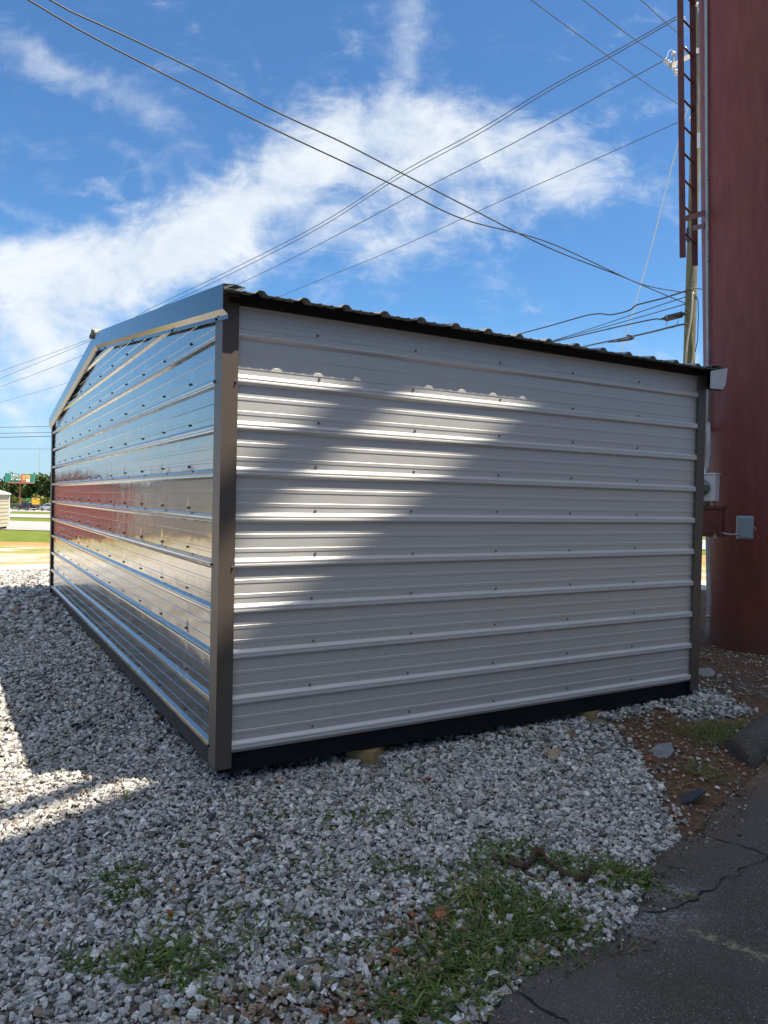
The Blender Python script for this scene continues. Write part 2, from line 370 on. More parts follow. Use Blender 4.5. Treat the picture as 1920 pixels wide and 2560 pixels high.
offm = np.broadcast_to(offs[None, :], AX.shape)
claym = np.clip(1-offm/.12, 0, 1)*.6*(AX > 1.9)+blob(AX, AY, [(1900,1960,.25,.12)])
azone = np.stack([yl, dustz, np.clip(claym, 0, 1), np.ones_like(yl)], -1)
na, nb = AX.shape; idx = np.arange(na*nb).reshape(na, nb)
Qa = np.stack([idx[:-1, :-1], idx[:-1, 1:], idx[1:, 1:], idx[1:, :-1]], -1).reshape(-1, 4)
asph = npmesh('asphalt_pavement', np.stack([AX, AY, AZ], -1).reshape(-1, 3), Qa, M_ASPH, True, {'zone': azone.reshape(-1, 4)}); tag(asph, kind='structure')
def asz(x, y): return float(gz(x, y))+.022+.006*math.sin(x*4)*math.cos(y*3.3)
def crack(L, w):
    P = resamp(W2(L), .012); n = len(P)
    d = np.gradient(P, axis=0); d /= np.linalg.norm(d, axis=1)[:, None]+1e-9; nn = np.stack([-d[:, 1], d[:, 0]], -1)
    P = P+nn*((fb(P[:, 0], P[:, 1], 18, 3)-.5)*.05)[:, None]
    ww = .7*w*(.25+1.2*vnoise(P[:, 0], P[:, 1], 22, 4))*np.minimum(1, np.minimum(np.arange(n), np.arange(n)[::-1])/6+.25)
    A = P+nn*ww[:, None]; B = P-nn*ww[:, None]
    m = MB(); m.strip([(a[0], a[1], asz(*a)+.004) for a in A], [(a[0], a[1], asz(*a)+.004) for a in B])
    o = m.build('crack', M_CRACK, None, fix=False); o.parent = asph; return o
crack([(1745,2093),(1797,2115),(1859,2131),(1925,2160)], .007)
crack([(1930,2150),(1846,2197),(1781,2234),(1723,2267),(1661,2288),(1596,2300)], .006)
crack([(1287,2499),(1332,2530),(1386,2558),(1420,2590)], .008)
crack([(1640,2170),(1690,2185),(1745,2188)], .003)
# far roads as sheets 4 mm above the ground
def sheet(name, s0, s1, l0, l1, mt, up=.02, n=60):
    # s0/s1 are depth lines given at lateral l0 and l1
    m = MB(); T = np.linspace(0, 1, n); A = []; B = []
    for q in T:
        l = l0[0]+(l1[0]-l0[0])*q
        for L, sv in ((A, s0), (B, s1)):
            sv_ = sv[0]+(sv[1]-sv[0])*q; P = CAM[:2]+FW*sv_+RT*l; L.append((P[0], P[1], float(gz(*P))+up))
    m.strip(A, B); o = m.build(name, mt, None, fix=False); return tag(o, kind='structure')
sheet('driveway', (50,29), (72,45), (-60,), (40,), M_ROAD, .03)
sheet('road', (86,70), (116,95), (-120,), (160,), M_ROAD, .05)
sheet('highway', (150,140), (205,190), (-250,), (260,), M_ROAD, .06)
# ------------------------------------------------------------------ stones
def protos(n, k=13):
    out = []
    for i in range(n):
        bm = bmesh.new(); P = rng.normal(size=(k, 3)); P /= np.linalg.norm(P, axis=1)[:, None]; P *= rng.uniform(.8, 1.05, (k, 1))
        for p in P: bm.verts.new(p)
        r = bmesh.ops.convex_hull(bm, input=bm.verts[:]); 
        loose = [v for v in bm.verts if not v.link_faces]; bmesh.ops.delete(bm, geom=loose, context='VERTS')
        bmesh.ops.triangulate(bm, faces=bm.faces[:]); bm.verts.index_update()
        out.append((np.array([v.co[:] for v in bm.verts]), np.array([[v.index for v in f.verts] for f in bm.faces]))); bm.free()
    return out
PR = protos(48)
def rotm(n):
    q = rng.normal(size=(n, 4)); q /= np.linalg.norm(q, axis=1)[:, None]; w, x, y, z = q.T
    return np.stack([1-2*(y*y+z*z), 2*(x*y-z*w), 2*(x*z+y*w), 2*(x*y+z*w), 1-2*(x*x+z*z), 2*(y*z-x*w), 2*(x*z-y*w), 2*(y*z+x*w), 1-2*(x*x+y*y)], -1).reshape(n, 3, 3)
def scatter(P, size, tone, zoff=0.25):
    n = len(P); R = rotm(n); V = []; Fs = []; T = []; off = 0
    kind = rng.integers(0, len(PR), n); asp = np.stack([rng.uniform(.9, 1.35, n), rng.uniform(.75, 1.0, n), rng.uniform(.5, .8, n)], -1)
    tilt = rng.uniform(0, 1, n) < .7
    for k, (pv, pf) in enumerate(PR):
        I = np.where(kind == k)[0]
        if not len(I): continue
        v = pv[None]*asp[I, None, :]*size[I, None, None]
        v = np.einsum('nij,nvj->nvi', R[I], v); v[..., 2] *= .78
        v = v+P[I, None, :]; v[..., 2] += (size[I]*zoff)[:, None]
        V.append(v.reshape(-1, 3)); nv = len(pv)
        Fs.append((pf[None]+(off+np.arange(len(I))*nv)[:, None, None]).reshape(-1, 3)); off += len(I)*nv
        T.append(np.repeat(tone[I], nv, axis=0))
    return np.concatenate(V), np.concatenate(Fs), np.concatenate(T)
def tones(n, x, y, brownish):
    base = np.clip(rng.normal(.44, .125, n), .12, .74)
    dk = rng.uniform(size=n) < .11; base[dk] *= rng.uniform(.25, .6, dk.sum())
    c = base[:, None]*np.array([1.02, 1.0, .965])[None]+rng.normal(0, .008, (n, 3))
    warm = rng.uniform(size=n) < (.025+.8*brownish)
    wc = np.array([[.33,.24,.16],[.40,.32,.23],[.24,.175,.12],[.32,.23,.165],[.42,.38,.31],[.24,.22,.19]])[rng.integers(0, 6, n)]*rng.uniform(.6, 1.15, (n, 1))
    c[warm] = wc[warm]
    clay = rng.uniform(size=n) < .028*brownish; c[clay] = np.array([.30, .10, .05])
    return np.concatenate([np.clip(c, .02, .75), np.ones((n, 1))], 1)
ASPOLY = [tuple(p) for p in E2[::3]]+[(45,-60),(-30,-60)]
def area_pts(x0, x1, y0, y1, dens):
    n = int((x1-x0)*(y1-y0)*dens); return rng.uniform(x0, x1, n), rng.uniform(y0, y1, n)
SX, SY, SS = [], [], []
def addpts(x, y, sz): SX.append(x); SY.append(y); SS.append(sz)
def vis(x, y, m=160):
    p = pj(np.stack([x, y, gz(x, y)], -1)); return (p[:, 2] > .6) & (p[:, 0] > -m*1.6) & (p[:, 0] < 1920+m) & (p[:, 1] < 2560+m*1.5)
def dcam(x, y): return np.hypot(x-CAM[0], y-CAM[1])
def inshed(x, y): return (x > .35) & (x < 3.5) & (y > .35) & (y < 7.3)
for rad, (lo, hi), dens, s in (((0, 4.6), None, 2700, (.011, .0205)), ((4.6, 8.5), None, 1250, (.015, .026)), ((8.5, 19), None, 330, (.024, .042))) if False else ():
    pass
for (r0, r1), dens, (s0, s1), box in (((0, 4.4), 6800, (.0078, .0178), (-3.5, 4.2, -3.6, 1.2)), ((4.4, 8.2), 2300, (.012, .0225), (-5, 9, -2, 5)), ((8.2, 19), 420, (.022, .042), (-9, 2, 3, 16))):
    x, y = area_pts(box[0], box[1], box[2], box[3], dens); d = dcam(x, y)
    k = (d >= r0) & (d < r1) & vis(x, y) & ~inshed(x, y); x, y = x[k], y[k]
    jx = rng.normal(0, .035, len(x)); jy = rng.normal(0, .035, len(x)); ina = inpoly(x, y, ASPOLY); ind = inpoly(x+jx, y+jy, DIRT) & ~inpoly(x+jx, y+jy, HEAP)
    br = blob(x, y, BROWN)
    keep = (~ina) & (~ind) & (rng.uniform(size=len(x)) > .16*np.clip((fb(x, y, 1.3, 11)-.60)/.08, 0, 1)) & (np.hypot(x-.86, y+.05) > .085) & (np.hypot(x-2.57, y+.04) > .085) & (rng.uniform(size=len(x)) > .30*br)
    # thin spread over the edges
    s = (x-CAM[0])*FW[0]+(y-CAM[1])*FW[1]
    keep &= ~((s > 12) & (fb(x, y, .5, 2) < .30+.05*(s-12)))
    x, y = x[keep], y[keep]; addpts(x, y, rng.uniform(s0, s1, len(x))*rng.choice([.5, .65, .8, 1, 1, 1.15, 1.5], len(x)))
x = np.concatenate(SX); y = np.concatenate(SY); sz = np.concatenate(SS)
z = gz(x, y)+rng.uniform(-.004, .012, len(x))
br = np.clip(blob(x, y, BROWN)*1.0+.10*(fb(x, y, 2.2, 6) > .62)*(y < .5), 0, 1)
V, Fc, T = scatter(np.stack([x, y, z], -1), sz, tones(len(x), x, y, br))
tag(npmesh('gravel', V, Fc, M_STONE, False, {'tone': T}), 'loose pale grey crushed granite gravel spread round the shed', 'gravel', kind='stuff')
NGR = len(x)
# small tan pebbles on the clay at the right
x, y = area_pts(1.2, 9, -1.6, 5, 1500); k = vis(x, y) & inpoly(x, y, DIRT) & ~inpoly(x, y, ASPOLY) & ~inshed(x, y); x, y = x[k], y[k]
k = rng.uniform(size=len(x)) < np.clip(.18+1.3*(fb(x, y, 2.5, 9)-.32)-.05*(x-3), .08, 1); x, y = x[k], y[k]
xa, ya2 = E2[:, 0], E2[:, 1]; 
sel = rng.integers(np.argmin(np.abs(E2[:, 0])), np.argmin(np.abs(E2[:, 0]-4)), 700); o_ = np.abs(rng.normal(0, .06, 700)); x2 = E2[sel, 0]+no[0]*o_; y2 = E2[sel, 1]+no[1]*o_
k2 = (x2 > .1) & (x2 < 4)
n1 = len(x); x = np.r_[x, x2[k2]]; y = np.r_[y, y2[k2]]
z = gz(x, y)+.002; z[n1:] += .022
szp = rng.choice([.5, .7, 1., 1.25], len(x))*rng.uniform(.006, .0165, len(x)); szp[n1:] *= .55
tn = tones(len(x), x, y, np.full(len(x), .85)); crumb = (np.arange(len(x)) >= n1) & (rng.uniform(size=len(x)) < .55); tn[crumb, :3] = np.array([.055, .048, .043])*rng.uniform(.6, 1.6, (crumb.sum(), 1))
V, Fc, T = scatter(np.stack([x, y, z], -1), szp, tn, .3)
tag(npmesh('pebbles', V, Fc, M_STONE, False, {'tone': T}), 'small tan and rust pebbles strewn over the bare clay', 'pebbles', kind='stuff')
def rock(name, px, py, size, col, label, flat=1., rot=0., sub=None, slab=False):
    P = gp(px, py); m = MB(); m.org = np.array([P[0], P[1], P[2]])
    if slab:
        n = len(slab); c, s = math.cos(rot), math.sin(rot)
        poly = [P+np.array([size*(a*c-b*s), size*(a*s+b*c), .004+sub*a]) for a, b in slab]
        m.prism(poly, (0, 0, size*flat))
    else:
        pv, pf = PR[random.randrange(len(PR))]; c, s = math.cos(rot), math.sin(rot)
        v = pv*np.array([1.2, .8, flat])*size; v = np.stack([v[:, 0]*c-v[:, 1]*s, v[:, 0]*s+v[:, 1]*c, v[:, 2]], -1)+P+np.array([0, 0, size*flat*.55]); m.add(v, [tuple(f) for f in pf])
    return tag(m.build(name, plain(name+'_stone', col, .8, var=.25, scale=40, bump=.3, bscale=120), None), label, 'rock')
rock('sandstone_chunk', 1385, 1893, .062, (.30, .24, .15), 'tan sandstone chunk resting on the grey gravel below the side wall', flat=.5, rot=.5)
SL = [(-1, -.2), (-.5, -.75), (.3, -.7), (1, -.1), (.5, .55), (-.3, .7)]
rock('flat_stone', 1655, 1882, .085, (.17, .18, .195), 'pale grey flat stone lying on red clay near gravel edge', flat=.16, rot=.2, sub=.03, slab=SL)
rock('slate_piece', 1722, 1998, .085, (.035, .04, .055), 'dark slate shard lying on the clay close to the asphalt', flat=.14, rot=-.9, sub=.05, slab=[(-.8, -.5), (.2, -.8), (.9, -.2), (.6, .6), (-.6, .7)])
rock('paving_fragment', 1762, 1684, .11, (.24, .235, .23), 'light grey flat fragment on the dirt beside the far corner trim', flat=.12, rot=.35, sub=.02, slab=SL)
rock('grey_rock', 1585, 1890, .045, (.25, .26, .25), 'rounded grey rock where gravel meets tan pebbles', flat=.45, rot=.1)
rock('clay_clod', 1770, 1946, .03, (.28, .10, .05), 'rust red clay clod on the bare dirt', flat=.5, rot=.3)
rock('brick_chip', 1103, 2292, .05, (.33, .11, .055), 'orange clay chip half buried in gravel beside the grass', flat=.35, rot=.2)
rock('brick_chip', 1092, 2380, .045, (.36, .13, .07), 'broken orange clay chip among brown pebbles in the foreground', flat=.35, rot=.9)
# ------------------------------------------------------------------ the metal shed
S9 = .2286; LX = 3.62; LY = 7.43; Z0 = -.022; SLOPE = .1226; ZR0 = 2.264; YE = -.10; YM = 3.655
shed = empty('metal_shed', (0, 0, -.12), 'large grey ribbed metal shed with low gable roof and dark bronze trim', 'shed')
def rake(y): return ZR0+SLOPE*(YM-abs(YM-y)-YE)
def profile(z0, z1, zg):
    pts = [(z0, 0.)]
    for k in range(-1, 14):
        b = k*S9+zg
        pts += [(b-.017, 0), (b-.006, .0175), (b-.002, .0192), (b+.007, .0185), (b+.009, .0175), (b+.011, .0185), (b+.019, .0192), (b+.023, .0175), (b+.036, 0)]
        for q in (.33, .645):
            c = b+q*S9; pts += [(c-.0105, 0), (c-.0082, .0026), (c+.0082, .0026), (c+.0105, 0)]
    pts = [p for p in pts if z0 <= p[0] <= z1]; return pts+[(z1, 0.)]
wp = profile(Z0, 2.235, 0.)
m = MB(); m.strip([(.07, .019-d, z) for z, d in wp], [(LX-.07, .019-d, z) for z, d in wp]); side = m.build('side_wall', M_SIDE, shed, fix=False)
m = MB(); m.strip([(.07, LY-.019+d, z) for z, d in wp], [(LX-.07, LY-.019+d, z) for z, d in wp]); m.build('side_wall', M_SIDE, shed, fix=False)
ZG = -.010
for xg, sg in ((0., 1), (LX, -1)):
    gpf = profile(Z0, 2.66, ZG); A = []; B = []
    for z, d in gpf:
        e = max(0., (z-(rake(.1)-.06))/SLOPE); A.append((xg+sg*(.019-d), min(.1+e, YM), z)); B.append((xg+sg*(.019-d), max(LY-.1-e, YM), z))
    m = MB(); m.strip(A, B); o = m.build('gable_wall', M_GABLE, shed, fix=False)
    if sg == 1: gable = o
# corner trims
def corner(cx, cy, sx, sy):
    m = MB(); T = .0035; wr, wg = .083, .115; z0, z1 = -.092, 2.245
    x0 = cx-sx*.003; y0 = cy-sy*.003
    P = [(x0, y0), (x0+sx*wr, y0), (x0+sx*wr, y0+sy*.012), (x0+sx*(wr-.003), y0+sy*.012), (x0+sx*(wr-.003), y0+sy*T), (x0+sx*T, y0+sy*T), (x0+sx*T, y0+sy*(wg-.003)), (x0+sx*.012, y0+sy*(wg-.003)), (x0+sx*.012, y0+sy*wg), (x0, y0+sy*wg)]
    m.prism([(a, b, z0) for a, b in P], (0, 0, z1-z0)); return m.build('corner_trim', M_TRIM, shed)
corner(0, 0, 1, 1); corner(LX, 0, -1, 1); corner(0, LY, 1, -1); corner(LX, LY, -1, -1)
# eave frieze boards and soffit
m = MB(); m.box((LX/2, .0, 2.2335), (LX-.17, .022, .066)); m.build('frieze_board', M_FRIEZE, shed)
m = MB(); m.box((LX/2, LY, 2.2335), (LX-.17, .022, .066)); m.build('frieze_board', M_FRIEZE, shed)
# roof sheets: ribs run up the slope
def roofprof():
    pts = [(-.03, 0)]
    for k in range(-1, 17):
        c = .158+k*.2313
        pts += [(c-.034, 0), (c-.017, .016), (c-.009, .0195), (c+.009, .0195), (c+.017, .016), (c+.034, 0)]
        for q in (.36, .64):
            d = c+q*.2313; pts += [(d-.012, 0), (d-.006, .004), (d+.006, .004), (d+.012, 0)]
    pts = [p for p in pts if -.03 <= p[0] <= LX+.04]; return pts+[(LX+.04, 0)]
rp = roofprof(); ZF = ZR0-.022
for side_ in (0, 1):
    m = MB(); E1 = []; E2_ = []
    for x, h in rp:
        ye, yr = (YE, YM) if not side_ else (2*YM-YE, YM)
        E1.append((x, ye, ZF+h)); E2_.append((x, yr, ZF+h+SLOPE*(YM-YE)))
    m.strip(E1, E2_); o = m.build('roof_sheet', M_ROOF, shed, fix=False)
    md = o.modifiers.new('thickness', 'SOLIDIFY'); md.thickness = .0022; md.offset = -1
    if not side_: roof = o
# roof deck (closes the shed) and ridge cap
m = MB()
for s0, s1 in ((YE+.09, YM), (2*YM-YE-.09, YM)):
    m.hexa([(.03, s0, ZF-.035), (LX-.03, s0, ZF-.035), (LX-.03, s1, ZF-.035+SLOPE*(YM-YE)), (.03, s1, ZF-.035+SLOPE*(YM-YE))], [(.03, s0, ZF-.008), (LX-.03, s0, ZF-.008), (LX-.03, s1, ZF-.008+SLOPE*(YM-YE)), (.03, s1, ZF-.008+SLOPE*(YM-YE))])
m.build('roof_deck', M_FRIEZE, shed)
zr_ = ZF+SLOPE*(YM-YE); capA = [(-.15, -.012), (-.145, .012), (-.05, .026), (-.028, .045), (0, .052), (.028, .045), (.05, .026), (.145, .012), (.15, -.012)]
m = MB(); m.strip([(-.062, YM+a, zr_+b) for a, b in capA], [(LX+.075, YM+a, zr_+b) for a, b in capA]); o = m.build('ridge_cap', M_ROOF, roof, fix=False)
md = o.modifiers.new('thickness', 'SOLIDIFY'); md.thickness = .004
# rake trims: fascia, kicked-back lower edge, nailing flange, leg over the roof
def rake_trim(xg, sg, half):
    prof = [(.075, -.004), (.02, .004), (-.034, .0), (-.036, -.004), (-.036, -.120), (-.010, -.142), (-.010, -.163), (-.0075, -.163), (-.0075, -.140), (-.033, -.119), (-.033, -.006), (.02, .0), (.075, -.008)]
    m = MB(); y0, y1 = (YE-.004, YM) if half == 0 else (2*YM-YE+.004, YM)
    A = [(xg+sg*a, y0, rake(y0)+b) for a, b in prof]; B = [(xg+sg*a, y1, rake(y1)+b) for a, b in prof]
    n = len(prof); m.add(A+B, [(i, (i+1) % n, n+(i+1) % n, n+i) for i in range(n)]+[tuple(range(n)), tuple(range(n, 2*n))[::-1]])
    return m.build('rake_trim', M_RAKE, shed)
for xg, sg in ((0, 1), (LX, -1)):
    for h in (0, 1): rake_trim(xg, sg, h)
# folded end of the far rake trim
m = MB(); P = [(LX-.09, -.104, 2.222), (LX+.088, -.109, 2.262), (LX+.070, -.109, 2.14), (LX+.042, -.107, 2.103), (LX-.09, -.104, 2.098)]
m.prism(P, (0, .004, 0)); m.build('trim_end_flap', M_CLOSE, shed)
m = MB(); m.box((LX-.025, -.09, 2.096), (.125, .025, .006)); m.build('trim_end_hem', M_FRIEZE, shed)
# skid frame
m = MB(); zc = -.073; hh = .096
m.box((LX/2, .052, zc), (LX-.04, .05, hh)); m.box((LX/2, LY-.052, zc), (LX-.04, .05, hh))
for k in range(1, 9): m.box((LX/2, k*LY/9, zc), (LX-.16, .04, hh-.004))
m.box((LX/2, LY/2, -.022), (LX-.15, LY-.15, .02)); m.build('skid_frame', M_SKID, shed)
M_RIM = plain('skylit_charcoal_board', (.040, .036, .033), .6, bump=.3, bscale=40, spec=.3)  # charcoal like the trim, lightened in the colour for open sky on this side
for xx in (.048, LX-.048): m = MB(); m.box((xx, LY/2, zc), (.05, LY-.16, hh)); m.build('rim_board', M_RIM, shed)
# screws
def screw_mesh(nm, mt):
    m = MB(); n = 6; 
    m.tube([(0, 0, 0), (0, 0, -.0022)], [.0078, .0072], 10); m.tube([(0, 0, -.002), (0, 0, -.0085)], [.0048, .0046], 6)
    o = m.build(nm, mt); me = o.data; bpy.data.objects.remove(o); return me
MS = screw_mesh('screw', M_SCREW); MSD = screw_mesh('screw', M_SCREWD)
def screw(P, nrm, me, par):
    o = bpy.data.objects.new('screw', me); C.objects.link(o); o.parent = par
    o.location = np.array(P)-ORG[par.name]; o.rotation_euler = Vector(nrm).to_track_quat('-Z', 'Y').to_euler(); return o
for j in range(5):
    for k in range(10):
        screw((.521+.6045*j+.006*rng.normal(), .018, k*S9+.049+.004*rng.normal()), (0, -1, 0), MS, side)
for k in (8, 4): screw((.068, -.0045, k*S9-.004), (0, -1, 0), MS, side); screw((LX-.073, -.0045, k*S9-.004), (0, -1, 0), MS, side)
ex = MB(); cnt = 0
for j in range(11):
    for k in range(0, 12):
        y = .630+.608*j; z = k*S9+.049
        if z > rake(y)-.17: continue
        if k >= 2 and cnt < 52 and j < 6: screw((.018, y+.004*rng.normal(), z+.003*rng.normal()), (-1, 0, 0), MSD, gable); cnt += 1
        else: ex.tube([(.019, y, z), (.0165, y, z)], .0078, 8); ex.tube([(.017, y, z), (.0105, y, z)], .0047, 6)
for y in (.107, LY-.107):
    for k in (8, 4, 0): ex.tube([(-.003, y, k*S9), (-.0105, y, k*S9)], .0075, 6)
for y in (.08, .95, 2.1, 3.3, 3.58, 3.75, 4.4, 5.7, 7.2): zz = rake(y)-.153; ex.tube([(-.0095, y, zz), (-.016, y, zz)], .0075, 6)
o = ex.build('screws', M_SCREWD, gable); o['kind'] = 'stuff'
# wood blocks under the skids
def block(px, py, w, h, dpt, rot, label):
    P = gp(px, py); c, s = math.cos(rot), math.sin(rot); R = [[c, -s, 0], [s, c, 0], [0, 0, 1]]
    m = MB(); z = float(P[2])-.02; P = np.array([P[0], P[1], z]); m.org = P; m.box(P+np.array([0, 0, h/2]), (w, dpt, h), R)
    return tag(m.build('wood_block', M_PINE, None, bevel=.003), label, 'wood block')
c0 = gp(930, 1912)
def vblock(cx, cy, w, h, rot, label):
    R = np.array([[math.cos(rot), -math.sin(rot), 0], [math.sin(rot), math.cos(rot), 0], [0, 0, 1]]); z = -.222; m = MB(); m.org = np.array([cx, cy, z])
    m.box((cx, cy, z+h/2), (w, w, h), R); return tag(m.build('wood_block', M_PINE, None, bevel=.003), label, 'wood block')
vblock(.90, .098, .165, .094, math.radians(38), 'yellow pine block wedged under the skid nearest the corner trim')
vblock(2.60, .12, .20, .094, math.radians(25), 'weathered pine block in dark shade under the far end of the side wall')
vblock(.09, 3.6, .17, .105, .2, 'pine block under the middle of the glossy gable end')
# ------------------------------------------------------------------ red sign column with its ladder, conduits and boxes
UP = np.array([0, 0, 1.]); DT = 7.95; TB = at(1934, 1640, 8.0); TB[2] = float(gz(TB[0], TB[1]))-.05
col = empty('sign_column', tuple(TB), 'massive dark red steel sign column with ladder and meter boxes beside the shed', 'column')
lean = math.radians(2.35); axis = np.array([-RT[0]*math.sin(lean), -RT[1]*math.sin(lean), math.cos(lean)]); RC = .66
def cpt(z, ang, r=RC):      # on the shaft: height above base, angle (0 = toward camera, +90 = image left)
    f = -np.array([FW[0], FW[1], 0]); l = -np.array([RT[0], RT[1], 0]); a = math.radians(ang)
    return TB+axis*z+r*(math.cos(a)*f+math.sin(a)*l)
HS = 10.6
m = MB(); n = 96; rows = 40
vs = [cpt(HS*i/rows, 360*k/n) for i in range(rows+1) for k in range(n)]
m.add(vs, [(i*n+k, (i+1)*n+k, (i+1)*n+(k+1) % n, i*n+(k+1) % n) for i in range(rows) for k in range(n)]); m.build('shaft', M_RED, col, smooth=True)
def on_shaft(px, z): return cpt(z, min(np.arange(30, 95, .25), key=lambda a: abs(pj(cpt(z, a, RC+.024))[0]-px)), RC+.024)
m = MB(); zs_ = np.linspace(2.35, HS, 14); m.tube([on_shaft(1770.5-(z-2.35)*1.15, z) for z in zs_], .0165, 12)
for z in (3.1, 4.15, 5.0, 5.9): q = on_shaft(1770.5-(z-2.35)*1.15, z); m.tube([q, q+UP*.02], .022, 12)
m.build('conduit', M_GALV, col, smooth=True)
def cz(py, dep=7.5): return at(1800, py, dep)[2]-TB[2]
RI = np.array([RT[0], RT[1], 0]); FI = np.array([FW[0], FW[1], 0]); UP = np.array([0, 0, 1.])
def facing_rot(yaw):         # box axes: x = across, y = into the column, z = up ; yaw turns the face to the image left
    c, s = math.cos(yaw), math.sin(yaw); x = c*RI+s*FI*1; y = -s*RI+c*FI; return np.stack([x, y, UP], 1)
m = MB(); m.tube([on_shaft(1770.5, 2.36), at(1771.5, 1060, 7.6), at(1772.5, 1120, 7.62), at(1774, 1135, 7.62), at(1769, 1165, 7.6), at(1767.5, 1190, 7.6)], .021, 10); m.build('conduit', M_GALV, col, smooth=True)
m = MB(); m.tube([at(1769.5, 1335, 7.62), at(1773, 1500, 7.62), at(1770, 1560, 7.62), at(1767, 1614, 7.62)], .022, 10)
m.tube([at(1769.8, 1538, 7.60), at(1769.8, 1542, 7.60)], .027, 10); m.build('conduit', M_GALV, col, smooth=True)
# meter box
rt = facing_rot(math.radians(-38)); mc = at(1764, 1219, 7.42)
m = MB(); m.box(mc, (.22, .15, .27), rt); m.box(mc+np.array([0, 0, .135]), (.235, .165, .016), rt); mbx = m.build('meter_box', M_METER, col, bevel=.004)
dc = mc-rt[:, 1]*.075+rt[:, 0]*(-.02); m = MB(); m.tube([dc, dc-rt[:, 1]*.02, dc-rt[:, 1]*.06, dc-rt[:, 1]*.075], [.085, .085, .07, .03], 20); m.build('meter_dial', M_GLASSM, mbx, smooth=True)
# breaker box, painted the column's red
bc = at(1768, 1305, 7.38); m = MB(); m.box(bc, (.30, .14, .285), rt); m.box(bc+np.array([0, 0, .147]), (.32, .165, .03), rt); m.box(bc-rt[:, 1]*.073, (.24, .008, .22), rt); bb = m.build('breaker_box', M_REDD, col, bevel=.003)
lk = at(1787.5, 1342, 7.25); m = MB(); m.box(lk, (.030, .016, .026), rt); m.tube([lk+rt[:, 0]*(-.009)+UP*.012, lk+rt[:, 0]*(-.009)+UP*.03, lk+UP*.038, lk+rt[:, 0]*.009+UP*.03, lk+rt[:, 0]*.009+UP*.012], .003, 6); m.build('padlock', M_STEEL, bb)
m = MB()
for a, b in (((1760, 1252), (1758, 1268)), ((1783, 1254), (1790, 1268))): m.tube([at(*a, 7.42), at((a[0]+b[0])/2+3, (a[1]+b[1])/2, 7.4), at(*b, 7.42)], .013, 8)
m.tube([at(1769, 1250, 7.42), at(1769, 1270, 7.42)], .02, 8); m.build('conduit', M_GALV, col, smooth=True)
# junction box and its cable
rj = facing_rot(math.radians(-6)); jc = at(1864, 1319, 7.22); m = MB(); m.box(jc+rj[:, 1]*.02, (.148, .06, .228), rj); jb = m.build('junction_box', M_JBOX, col, bevel=.012)
m = MB(); m.box(jc-rj[:, 1]*.012, (.122, .012, .20), rj); m.build('box_lid', M_JBOX, jb, bevel=.005)
m = MB(); lp = at(1888, 1320, 7.2); m.tube([at(1884, 1317, 7.2), lp, at(1890, 1326, 7.2)], [.004, .006, .005], 6); m.build('latch', M_STEEL, jb)
m = MB(); m.tube([at(1801, 1332, 7.27), at(1815, 1335, 7.24), at(1828, 1336.5, 7.22), at(1844, 1336, 7.22)], .0085, 8)
m.tube([at(1799, 1331.5, 7.27), at(1806, 1333, 7.26)], .017, 8); m.tube([at(1838, 1336, 7.22), at(1844, 1336, 7.22)], .013, 8); m.build('cable', M_GALV, col, smooth=True)
# ladder
LA, LB = 8.12, 8.42
def rail(pxt, pxb, yb, dep, w):
    a, b = at(pxb, yb, dep), at(pxt, -160, dep); m = MB(); d = (b-a)/np.linalg.norm(b-a); n_ = RI*.95-FI*.3; n_ /= np.linalg.norm(n_); k = np.cross(d, n_)
    P = [a+n_*sx*w/2+k*sy*.008 for sx, sy in ((-1, -1), (1, -1), (1, 1), (-1, 1))]; m.hexa(P, [p+(b-a) for p in P])
    return m
lad = rail(1699, 1706.8, 644, LA, .064).build('ladder', M_REDD, col)
rail(1730, 1737.2, 664.5, LB, .064).build('ladder_rail', M_REDD, lad)
for i in range(11):
    y1 = 600-67.8*i*.985; f = (644-y1)/804; m = MB()
    xl = 1706.8-7.8*f; xr = 1737.2-7.2*f
    m.tube([at(xl, y1-22, LA), at(xr-1, y1+9, LB)], .0115, 8); m.build('rung', M_REDD, lad)
def bar(a, b, h, t, par, name):
    m = MB(); a = np.array(a); b = np.array(b); d = (b-a)/np.linalg.norm(b-a); k = np.cross(d, UP); k /= np.linalg.norm(k)
    P = [a+k*sx*t/2+UP*sy*h/2 for sx, sy in ((-1, -1), (1, -1), (1, 1), (-1, 1))]; m.hexa(P, [p+(b-a) for p in P]); return m.build(name, M_REDD, par)
bar(at(1712, 547, 8.05), at(1762, 532, 7.72), .058, .01, col, 'bracket'); bar(at(1733, 570, 8.33), at(1762, 564, 7.9), .054, .01, col, 'bracket')
bar(at(1705, -60, 8.12), at(1765, -80, 7.8), .058, .01, col, 'bracket')
# sign structure overhead (it throws the long shadow); unseen, its slabs and rail shaped to fit the shadow edges
SUN = np.array([.29, -.34, 1.])
def up_to(x, y, z): k = (z+.2); return (x+SUN[0]*k, y+SUN[1]*k, z)
hy = .295
gy = lambda x: .225+hy*(x+.35)
ry = lambda x: .50+.355*(x+.323)
m = MB(); zt, zb = 10.8, 10.0
P = [up_to(*p, zt) for p in ((-4.2, gy(-4.2)), (4.3, gy(4.3)), (4.9, gy(4.9)-3.2), (-3.4, gy(-3.4)-3.2))]; m.prism([(p[0], p[1], zb) for p in P], (0, 0, zt-zb))
P = [up_to(*p, zt) for p in ((4.25, gy(4.25)-.2), (3.5, 4.7), (12.2, 8.2), (14.5, 1.2), (4.8, -2.2))]; m.prism([(p[0], p[1], zb+.15) for p in P], (0, 0, zt-zb-.16))
m.build('sign_cabinet', plain('sign_cabinet_paint', (.30, .31, .33), .7), col)
